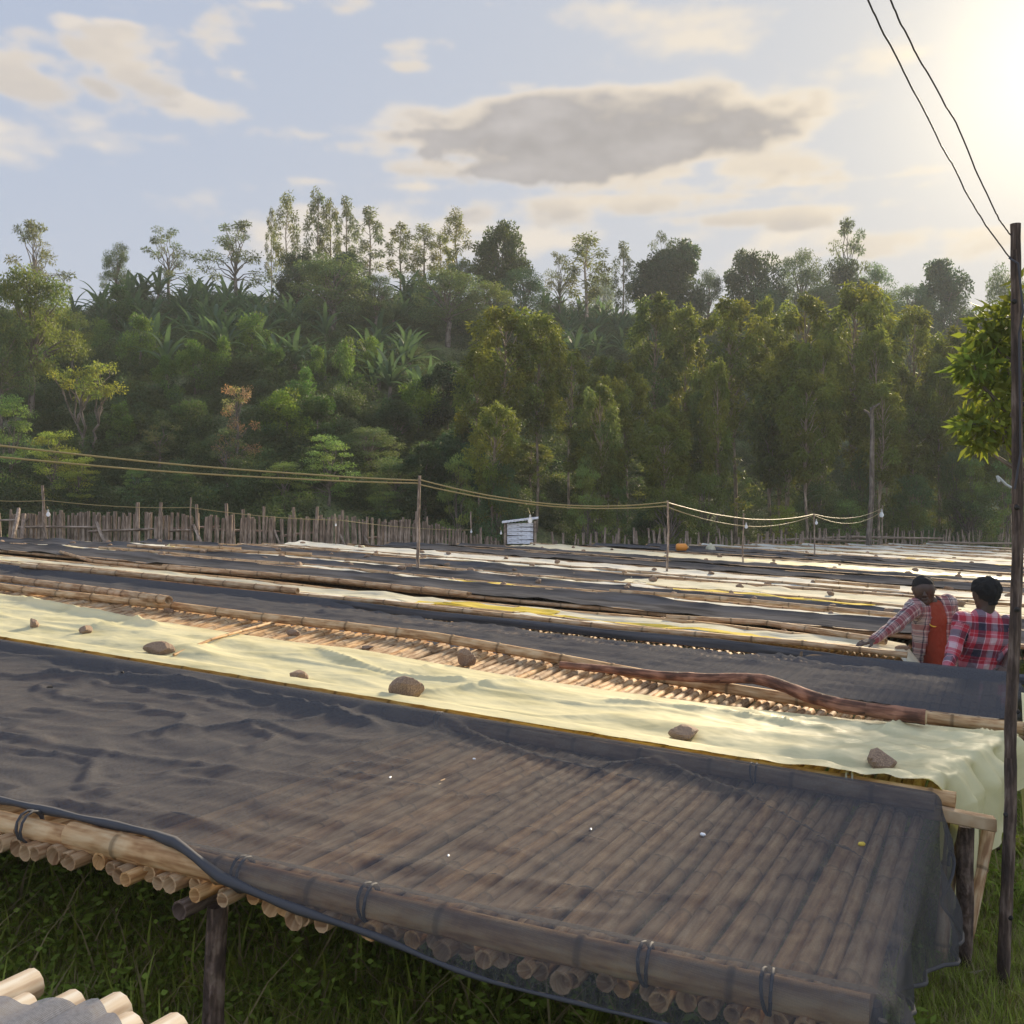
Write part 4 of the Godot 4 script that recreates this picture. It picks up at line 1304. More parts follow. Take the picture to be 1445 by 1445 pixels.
# ------------------------------------------------------------------ fences and shed
func fences() -> void:
	var pick: Array = []
	for k in 6: pick.append(stick(1.0, 0.039, 0.030, 400 + k, 6, 0.018))
	var along: Array = []
	var r := RandomNumberGenerator.new(); r.seed = 9
	var f := thing("stick_fence", "grey fence of upright sticks closing the field at left", "fence", on_ground(-5.0, 19.9))
	var x := -14.0
	while x < -0.3:
		var d := edge_d(x) + 0.55 + r.randf_range(-0.06, 0.06)
		var g := on_ground(x, d)
		var xp := x / d * FOCAL + 722.5
		var toppx := lerp_list(xp, [-400, 0, 250, 480, 590, 640, 690], [716, 722, 727, 730, 736, 746, 760])
		var h := EYE + (722.5 - toppx) / FOCAL * d - g.y + r.randf_range(-0.06, 0.05)
		if r.randf() < 0.06: h += r.randf_range(0.1, 0.3)
		h = maxf(h, 0.35)
		var o := part("picket", pick[r.randi() % 6], M.picket, f)
		var fat := r.randf_range(0.75, 1.25)
		var bs := Basis(Vector3.BACK, r.randf_range(-0.05, 0.05)) * Basis(Vector3.UP, r.randf() * 6.0) * Basis.from_scale(Vector3(fat, h + 0.1, fat))
		o.transform = Transform3D(bs, g - Vector3(0, 0.1, 0) - f.position)
		x += r.randf_range(0.036, 0.062) * (0.8 if x > -4.6 else 1.0)
	for e in [[-60, 735, 40, 733], [25, 744, 140, 744], [125, 750, 200, 747], [190, 748, 310, 744], [240, 749, 275, 748], [300, 747, 395, 749], [415, 754, 470, 748], [395, 757, 430, 752], [515, 760, 570, 755], [565, 758, 620, 756], [600, 759, 640, 762]]:
		var da := edge_d((e[0] - 722.5) / FOCAL * 19.5) + 0.46; var db := edge_d((e[2] - 722.5) / FOCAL * 19.5) + 0.46
		var a := px(e[0], e[1], da); var c := px(e[2], e[3], db)
		var o := part("rail", stick(1.0, 0.026, 0.02, 450 + int(absf(e[0])), 6, 0.008), M.picket, f)
		var dirn := (c - a)
		o.transform = Transform3D(Basis(Quaternion(Vector3.UP, dirn.normalized())) * Basis.from_scale(Vector3(1, dirn.length(), 1)), a - f.position)
	for e in [[30, 762, 34, 726, 1.4], [150, 772, 136, 738, 1.2], [288, 774, 274, 741, 1.1], [395, 770, 384, 742, 0.9], [487, 770, 476, 745, 0.9], [522, 771, 512, 750, 0.8], [22, 740, 26, 718, 1.3]]:
		var dd := edge_d((e[0] - 722.5) / FOCAL * 19.5)
		var a := px(e[0], e[1], dd - 0.15); var c := px(e[2], e[3], dd + 0.4)
		a -= (c - a).normalized() * 0.6
		var o := part("brace", stick(1.0, 0.03, 0.026, 480 + int(e[0]), 6, 0.006), M.picket, f)
		var dirn := (c - a)
		o.transform = Transform3D(Basis(Quaternion(Vector3.UP, dirn.normalized())) * Basis.from_scale(Vector3(e[4], dirn.length(), e[4])), a - f.position)
	# low fence along the eucalyptus grove
	var g2 := thing("stick_fence", "low broken fence of short sticks along the foot of the tree grove", "fence", on_ground(10.0, edge_d(10.0) + 1.0))
	x = 1.0
	while x < 27.0:
		var d := edge_d(x) + 0.9 + r.randf_range(-0.15, 0.15)
		var g := on_ground(x, d)
		var h := EYE - (r.randf_range(744.0, 763.0) - 722.5) / FOCAL * d - g.y
		var o := part("picket", pick[r.randi() % 6], M.picket, g2)
		var fat := r.randf_range(0.7, 1.2) * 1.1
		o.transform = Transform3D(Basis(Vector3.BACK, r.randf_range(-0.12, 0.12)) * Basis.from_scale(Vector3(fat, maxf(h, 0.4), fat)), g - g2.position)
		x += r.randf_range(0.09, 0.22)
	for e in [[1075, 764, 1210, 757], [1200, 758, 1330, 760], [1150, 762, 1240, 764], [1310, 765, 1450, 767]]:
		var da := edge_d((e[0] - 722.5) / FOCAL * 34.0) + 0.7; var db := edge_d((e[2] - 722.5) / FOCAL * 38.0) + 0.7
		var a := px(e[0], e[1], da); var c := px(e[2], e[3], db)
		var o := part("rail", stick(1.0, 0.05, 0.035, 520 + int(e[0]), 6, 0.01), M.picket, g2)
		o.transform = Transform3D(Basis(Quaternion(Vector3.UP, (c - a).normalized())) * Basis.from_scale(Vector3(1, (c - a).length(), 1)), a - g2.position)

func shed() -> void:
	var d := 25.2
	var c := px(734, 770, d)
	c.y = ground_y(c.x, c.z)
	var t := thing("shed", "small whitish plank shed with a sloping tin roof at the fence's end", "shed", c)
	var hw := 18.5 / FOCAL * d
	var topy := EYE - (738 - 722.5) / FOCAL * d - c.y
	var fl := EYE - (768 - 722.5) / FOCAL * d - c.y
	var b := MB.new()
	b.box(Vector3(0, (topy + fl) * 0.5, -0.35), Vector3(hw - 0.03, 0, 0), Vector3(0, (topy - fl) * 0.5 - 0.02, 0), Vector3(0, 0, 0.3))
	obj("wall", b.mesh(), M.dark, t)
	var n := 5
	for k in n:
		var pb := MB.new()
		var y := lerpf(fl, topy, (k + 0.5) / n)
		pb.box(Vector3.ZERO, Vector3(hw, 0.012 * sin(k * 2.0), 0), Vector3(0, (topy - fl) * 0.5 / n - 0.006, 0), Vector3(0, 0, 0.012))
		var o := obj("plank", pb.mesh(), M.tin, t)
		o.position = Vector3(0, y, -0.03 + 0.006 * (k % 2))
	for sx in [-1.0, 1.0]:
		for kz in [0.0, -0.62]:
			var lb := MB.new()
			lb.box(Vector3.ZERO, Vector3(0.03, 0, 0), Vector3(0, (topy + 0.1) * 0.5, 0), Vector3(0, 0, 0.03))
			var o := obj("post", lb.mesh(), M.picket, t)
			o.position = Vector3(sx * (hw + 0.05), (topy + 0.1) * 0.5 - 0.05, kz)
	for k in 4:
		var wb := MB.new()
		var y := lerpf(fl, topy, (k + 0.5) / 4)
		wb.box(Vector3.ZERO, Vector3(0.012, 0, 0), Vector3(0, (topy - fl) * 0.125 - 0.004, 0), Vector3(0, 0, 0.3))
		for sx in [-1.0, 1.0]:
			var o := obj("plank", wb.mesh(), M.picket, t)
			o.position = Vector3(sx * (hw + 0.012), y, -0.34)
	# corrugated roof, rising to the right
	var rb := MB.new()
	for i in 41:
		for j in 2:
			var xx := lerpf(-hw - 0.12, hw + 0.13, i / 40.0)
			rb.vert(Vector3(xx, topy + 0.06 + xx * 0.12 + 0.012 * sin(i * 1.6) + (0.04 if j == 0 else -0.03), 0.1 if j == 0 else -0.8), Vector3.UP, Vector2(xx, j))
	for i in 40: rb.quad(i * 2, i * 2 + 1, i * 2 + 3, i * 2 + 2)
	rb.smooth()
	var roof := obj("roof", rb.mesh(), M.tin, t)
	var fb := MB.new()
	fb.box(Vector3(0.0, topy + 0.075, 0.09), Vector3(hw + 0.125, 0.12 * (hw + 0.125), 0), Vector3(0, 0.028, 0), Vector3(0, 0, 0.012))
	obj("fascia", fb.mesh(), M.tin, roof)

# ------------------------------------------------------------------ trees and plants
func one_leaf(b: MB, p: Vector3, dir: Vector3, len_: float, wid: float, col: Color, r: RandomNumberGenerator) -> void:
	var side := dir.cross(Vector3(r.randf_range(-1, 1), r.randf_range(-1, 1), r.randf_range(-1, 1)))
	if side.length_squared() < 0.01: side = dir.cross(Vector3(0.3, 0.5, 0.8))
	side = side.normalized() * wid * 0.5
	var nn := side.cross(dir).normalized()
	var m := p + dir * len_ * 0.45
	var i := b.v.size()
	b.v.append(p); b.v.append(m + side + nn * wid * 0.12); b.v.append(p + dir * len_ - nn * len_ * 0.06); b.v.append(m - side + nn * wid * 0.12)
	for k in 4:
		b.n.append(nn); b.uv.append(Vector2(0, 0)); b.c.append(col)
	b.idx.append(i); b.idx.append(i + 1); b.idx.append(i + 2)
	b.idx.append(i); b.idx.append(i + 2); b.idx.append(i + 3)

func foliage(b: MB, c: Vector3, rad: Vector3, n: int, len_: float, wid: float, droop: float, outw: float, col: Color, spread: float, r: RandomNumberGenerator, shell := 0.45) -> void:
	var tone := r.randf_range(1.0 - spread, 1.0 + spread)
	var warm := r.randf_range(-0.12, 0.14)
	for k in n:
		var q := Vector3(r.randfn(), r.randfn(), r.randfn()).normalized()
		var f := pow(r.randf(), shell)
		var p := c + q * rad * f
		var dir := (q * outw + Vector3(r.randf_range(-1, 1), r.randf_range(-1, 1), r.randf_range(-1, 1)) * 0.8 + Vector3(0, -droop, 0)).normalized()
		var t := tone * r.randf_range(0.7, 1.3)
		var w := warm + r.randf_range(-0.06, 0.08)
		one_leaf(b, p, dir, len_ * r.randf_range(0.7, 1.25), wid * r.randf_range(0.75, 1.2), Color(col.r * t * (1.0 + w), col.g * t, col.b * t * (1.0 - w)), r)

func limb(b: MB, a: Vector3, c: Vector3, r0: float, r1: float, r: RandomNumberGenerator, wob := 0.06, sides := 5) -> void:
	var pts := PackedVector3Array(); var rad := PackedFloat32Array()
	var l := a.distance_to(c)
	for i in 6:
		var t := i / 5.0
		var off := Vector3(r.randf_range(-1, 1), r.randf_range(-0.4, 0.6), r.randf_range(-1, 1)) * l * wob * sin(PI * t)
		pts.append(a.lerp(c, t) + off + Vector3(0, l * 0.10 * sin(PI * t), 0))
		rad.append(lerpf(r0, r1, t))
	b.tube(pts, rad, sides)

var species := {}
func grow(kind: String, sd: int) -> Array:
	# [trunk mesh, crown mesh, height, width]
	var r := RandomNumberGenerator.new(); r.seed = sd * 97 + kind.hash() % 1000
	var T := MB.new(); var C := MB.new()
	var H := 6.0; var W := 4.0
	if kind == "euc":
		H = 11.0; W = 3.6
		var lean := Vector3(r.randf_range(-0.5, 0.5), 0, r.randf_range(-0.5, 0.5))
		limb(T, Vector3.ZERO, Vector3(0, H * 0.96, 0) + lean, 0.085, 0.015, r, 0.012, 7)
		for k in 30:
			var t := 0.50 + 0.50 * pow((k + 0.5) / 30.0, 0.9)
			var env := lerp_list(t, [0.5, 0.6, 0.72, 0.84, 0.93, 1.0], [0.5, 1.05, 1.4, 1.4, 1.0, 0.3])
			var a := k * 2.4 + r.randf()
			var rr := env * r.randf_range(0.45, 1.0)
			var p := Vector3(cos(a) * rr, t * H, sin(a) * rr) + lean * t
			limb(T, Vector3(0, (t - 0.12) * H, 0) + lean * (t - 0.12), p, 0.024, 0.008, r)
			foliage(C, p, Vector3(0.42, 0.50, 0.42) * r.randf_range(0.7, 1.25) * (0.6 + 0.3 * env), 250, 0.23, 0.066, 0.7, 0.5, Color(0.115, 0.148, 0.046), 0.25, r)
		for k in 16:
			# thin lower twigs with a few leaves
			var t := r.randf_range(0.16, 0.52); var a := r.randf() * 6.3
			var p := Vector3(cos(a) * 0.8, t * H + 0.4, sin(a) * 0.8)
			limb(T, Vector3(0, t * H, 0), p, 0.012, 0.004, r)
			if k % 3: foliage(C, p, Vector3(0.4, 0.3, 0.4), 60, 0.2, 0.055, 0.6, 0.4, Color(0.10, 0.13, 0.055), 0.25, r)
	elif kind == "ridge_euc":
		H = 7.0; W = 2.0
		limb(T, Vector3.ZERO, Vector3(0.1, H * 0.97, 0), 0.09, 0.012, r, 0.015, 6)
		for k in 20:
			var t := 0.34 + 0.66 * (k + 0.5) / 20.0
			var env := lerp_list(t, [0.34, 0.5, 0.72, 0.9, 1.0], [0.4, 0.75, 0.8, 0.45, 0.06])
			var a := k * 2.4 + r.randf() * 1.2
			var p := Vector3(cos(a) * env, t * H + r.randf_range(-0.1, 0.1), sin(a) * env)
			limb(T, Vector3(0, (t - 0.08) * H, 0), p, 0.02, 0.008, r)
			foliage(C, p, Vector3(0.36, 0.42, 0.36) * r.randf_range(0.7, 1.15), 115, 0.22, 0.065, 0.6, 0.5, Color(0.109, 0.133, 0.064), 0.2, r)
	elif kind == "round":
		H = 6.0; W = 4.6
		limb(T, Vector3.ZERO, Vector3(0, 2.2, 0), 0.2, 0.14, r, 0.02, 7)
		for k in 40:
			var a := k * 2.4 + r.randf() * 0.5; var h := r.randf_range(0.0, 1.0)
			var env := sqrt(maxf(0.05, 1.0 - pow((h - 0.38) / 0.66, 2.0)))
			var rr := 1.75 * env * pow(r.randf(), 0.4)
			var p := Vector3(cos(a) * rr, 1.6 + 3.7 * h, sin(a) * rr)
			if k % 2 == 0: limb(T, Vector3(0, 1.6 + h, 0), p, 0.06, 0.02, r)
			foliage(C, p, Vector3(0.62, 0.5, 0.62) * r.randf_range(0.7, 1.2), 330, 0.19, 0.09, 0.25, 0.7, Color(0.049, 0.078, 0.033), 0.25, r)
	elif kind == "broad":
		H = 7.0; W = 6.0
		limb(T, Vector3.ZERO, Vector3(0.1, 3.0, 0), 0.2, 0.13, r, 0.05, 7)
		for k in 52:
			var a := k * 2.4 + r.randf() * 0.5; var h := r.randf()
			var env := sqrt(maxf(0.08, 1.0 - pow((h - 0.25) / 0.78, 2.0)))
			var rr := 2.5 * env * pow(r.randf(), 0.45)
			var p := Vector3(cos(a) * rr, 2.0 + 4.5 * h, sin(a) * rr)
			if k % 2 == 0: limb(T, Vector3(0, 2.0 + 1.5 * h, 0), p, 0.07, 0.02, r)
			foliage(C, p, Vector3(0.78, 0.42, 0.78) * r.randf_range(0.7, 1.2), 230, 0.17, 0.06, 0.3, 0.5, Color(0.098, 0.140, 0.058), 0.2, r)
	elif kind == "bushy":
		H = 3.2; W = 3.0
		limb(T, Vector3.ZERO, Vector3(0, 1.4, 0), 0.08, 0.05, r, 0.03, 5)
		for k in 26:
			var a := k * 2.4 + r.randf() * 0.5; var h := r.randf()
			var env := sqrt(maxf(0.05, 1.0 - pow((h - 0.42) / 0.62, 2.0)))
			var rr := 1.15 * env * pow(r.randf(), 0.4)
			var p := Vector3(cos(a) * rr, 0.45 + 2.4 * h, sin(a) * rr)
			foliage(C, p, Vector3(0.45, 0.36, 0.45) * r.randf_range(0.7, 1.2), 190, 0.14, 0.062, 0.0, 0.9, Color(0.091, 0.155, 0.036), 0.18, r)
	elif kind == "bare":
		H = 7.0; W = 5.0
		var tips: Array = []
		for k in 3:
			var a := k * 2.1 + r.randf()
			var m := Vector3(cos(a) * 0.7, 2.6 + r.randf(), sin(a) * 0.7)
			limb(T, Vector3(0.1 * k, 0, 0), m, 0.12, 0.07, r, 0.08, 6)
			for j in 4:
				var a2 := a + r.randf_range(-1.3, 1.3)
				var p := Vector3(cos(a2) * r.randf_range(0.9, 2.2), r.randf_range(4.4, 6.6), sin(a2) * r.randf_range(0.9, 2.2))
				limb(T, m, p, 0.06, 0.02, r, 0.1)
				tips.append(p)
				var p2 := p + Vector3(r.randf_range(-0.8, 0.8), r.randf_range(-0.5, 0.5), r.randf_range(-0.8, 0.8))
				limb(T, m.lerp(p, 0.6), p2, 0.03, 0.01, r, 0.1)
				tips.append(p2)
		for p in tips:
			foliage(C, p, Vector3(0.55, 0.34, 0.55) * r.randf_range(0.6, 1.2), 120, 0.17, 0.075, 0.2, 0.5, Color(0.194, 0.224, 0.049), 0.2, r)
	elif kind == "feathery":
		H = 6.0; W = 5.0
		limb(T, Vector3.ZERO, Vector3(0, 2.2, 0), 0.15, 0.1, r, 0.04, 6)
		for k in 22:
			var a := k * 2.4 + r.randf() * 0.6; var h := r.randf()
			var rr := 2.1 * sqrt(maxf(0.1, 1.0 - pow(h - 0.3, 2.0) * 1.7)) * pow(r.randf(), 0.5)
			var p := Vector3(cos(a) * rr, 1.6 + 4.1 * h, sin(a) * rr)
			limb(T, Vector3(0, 1.8 + h, 0), p, 0.045, 0.012, r, 0.1)
			foliage(C, p, Vector3(0.55, 0.26, 0.55) * r.randf_range(0.6, 1.2), 120, 0.2, 0.06, 0.15, 0.6, Color(0.114, 0.127, 0.055), 0.2, r)
	elif kind == "light":
		H = 6.0; W = 5.4
		limb(T, Vector3.ZERO, Vector3(0.2, 2.0, 0.1), 0.11, 0.08, r, 0.06, 6)
		for k in 32:
			var a := k * 2.4 + r.randf() * 0.6; var h := r.randf()
			var rr := 2.3 * lerpf(1.0, 0.45, h) * pow(r.randf(), 0.5)
			var p := Vector3(cos(a) * rr, 0.9 + 4.8 * h, sin(a) * rr)
			if k % 2 == 0: limb(T, Vector3(0, 1.0 + 1.6 * h, 0), p, 0.04, 0.01, r, 0.1)
			foliage(C, p, Vector3(0.72, 0.2, 0.72) * r.randf_range(0.6, 1.2), 160, 0.16, 0.055, 0.1, 0.6, Color(0.170, 0.224, 0.064), 0.22, r)
	elif kind == "russet":
		H = 6.0; W = 4.0
		limb(T, Vector3.ZERO, Vector3(0, 4.6, 0), 0.08, 0.03, r, 0.05, 6)
		for k in 30:
			var a := k * 2.4 + r.randf(); var h := r.randf()
			var rr := 1.7 * lerpf(1.0, 0.25, h) * pow(r.randf(), 0.5)
			var p := Vector3(cos(a) * rr, 1.2 + 4.7 * h, sin(a) * rr)
			limb(T, Vector3(0, 0.8 + 3.6 * h, 0), p, 0.03, 0.008, r, 0.1)
			foliage(C, p, Vector3(0.4, 0.26, 0.4) * r.randf_range(0.7, 1.2), 80, 0.15, 0.05, 0.2, 0.5, Color(0.307, 0.200, 0.125) if k % 3 else Color(0.227, 0.227, 0.091), 0.25, r)
	elif kind == "shrub":
		H = 1.6; W = 2.2
		for k in 14:
			var a := k * 2.4 + r.randf(); var rr := 0.85 * sqrt(r.randf())
			var p := Vector3(cos(a) * rr, r.randf_range(0.2, 1.15) * (1.1 - rr * 0.5), sin(a) * rr)
			foliage(C, p, Vector3(0.4, 0.3, 0.4) * r.randf_range(0.7, 1.2), 150, 0.10, 0.04, 0.1, 0.7, Color(0.096, 0.127, 0.049), 0.3, r)
		limb(T, Vector3.ZERO, Vector3(0, 0.8, 0), 0.03, 0.01, r)
	elif kind == "ensete":
		H = 3.4; W = 3.2
		var sb := PackedVector3Array([Vector3.ZERO, Vector3(0, 0.5, 0), Vector3(0, 1.1, 0)])
		T.tube(sb, PackedFloat32Array([0.2, 0.16, 0.09]), 7)
		for k in 11:
			var a := k * 2.4 + r.randf() * 0.5
			var up := r.randf_range(0.55, 1.25) if k > 2 else 1.4
			var dirh := Vector3(cos(a), 0, sin(a))
			var L := r.randf_range(2.2, 3.2)
			var el := up
			var p := Vector3(0, 0.95, 0)
			var side := dirh.cross(Vector3.UP)
			var tone := r.randf_range(0.7, 1.3)
			var col := Color(0.075 * tone, 0.125 * tone, 0.066 * tone)
			var last: Array = []
			for i in 9:
				var t := i / 8.0
				var w := 0.165 * pow(sin(PI * clampf(0.06 + 0.94 * t, 0.0, 1.0)), 0.7) * (0.25 if t < 0.1 else 1.0) + 0.015
				var dv := dirh * cos(el) + Vector3.UP * sin(el)
				var nn := side.cross(dv).normalized()
				var row := [C.vert(p - side * w + nn * w * 0.35, nn, Vector2(0, t), col), C.vert(p, nn, Vector2(0.5, t), col * 1.15), C.vert(p + side * w + nn * w * 0.35, nn, Vector2(1, t), col)]
				if last.size():
					C.quad(last[0], last[1], row[1], row[0]); C.quad(last[1], last[2], row[2], row[1])
				last = row
				p += dv * L / 8.0
				el -= r.randf_range(0.03, 0.16) * (1.0 + t)
	return [T.mesh() if T.v.size() else null, C.mesh(), H, W]

func tree(kind: String, x: float, ytop: float, d: float, wpx: float, called: String, label: String, cat := "tree", group := "", tint := Color(1, 1, 1)) -> Node3D:
	var var_n: int = {"euc": 4, "ridge_euc": 3, "round": 3, "broad": 4, "bushy": 3, "bare": 2, "feathery": 3, "light": 3, "russet": 1, "shrub": 3, "ensete": 4}[kind]
	var k := rng.randi() % var_n
	var key := kind + str(k)
	if not species.has(key): species[key] = grow(kind, k + 1)
	var sp: Array = species[key]
	if d < 0.0: d = slope_d(x, ytop - d)
	if kind == "euc": wpx *= 1.35
	var p := px(x, 700, d)
	p.y = ground_y(p.x, p.z)
	var H := EYE - (ytop - 722.5) / FOCAL * d - p.y
	return plant_tree(sp, p, maxf(H, 0.6), wpx / FOCAL * d, called, label, cat, group)

func slope_d(x: float, y: float) -> float:
	# depth of the slope along a sight line
	var u := (x - 722.5) / FOCAL; var v := (y - 722.5) / FOCAL
	var d := edge_d(u * 24.0) + 1.5
	while d < 130.0:
		if EYE - v * d < ground_y(u * d, -d): break
		d += 0.4
	return d

func plant_tree(sp: Array, p: Vector3, H: float, W: float, called: String, label: String, cat: String, group: String) -> Node3D:
	var t := thing(called, label, cat, p - Vector3(0, 0.12, 0), group)
	t.transform.basis = Basis(Vector3.UP, rng.randf() * TAU) * Basis.from_scale(Vector3(W / sp[3], (H + 0.12) / sp[2], W / sp[3]))
	if sp[0] != null: obj("stem" if called.begins_with("ensete") or called.begins_with("shrub") else "trunk", sp[0], M.paletrunk if called.begins_with("eucalyptus") else M.trunk, t)
	obj("leaves" if called.begins_with("ensete") else "crown", sp[1], M.broadleaf if called.begins_with("ensete") else M["leaf%d" % ([1, 1, 0, 1, 1][rng.randi() % 5] if called.begins_with("eucalyptus") else [0, 0, 1, 3, 2][rng.randi() % 5])], t)
	return t

var marks: Array = []
func mark_near(x: float, y: float, low: float) -> String:
	# the listed tree above that place
	var best := 1e9; var name_ := ""
	for m in marks:
		if m[1] > y + 30.0 or m[1] < low: continue
		var q: float = absf(m[0] - x) + 0.25 * absf(m[1] - y)
		if q < best:
			best = q; name_ = m[2]
	return " ".join(name_.replace(",", "").split(" ").slice(0, 11))

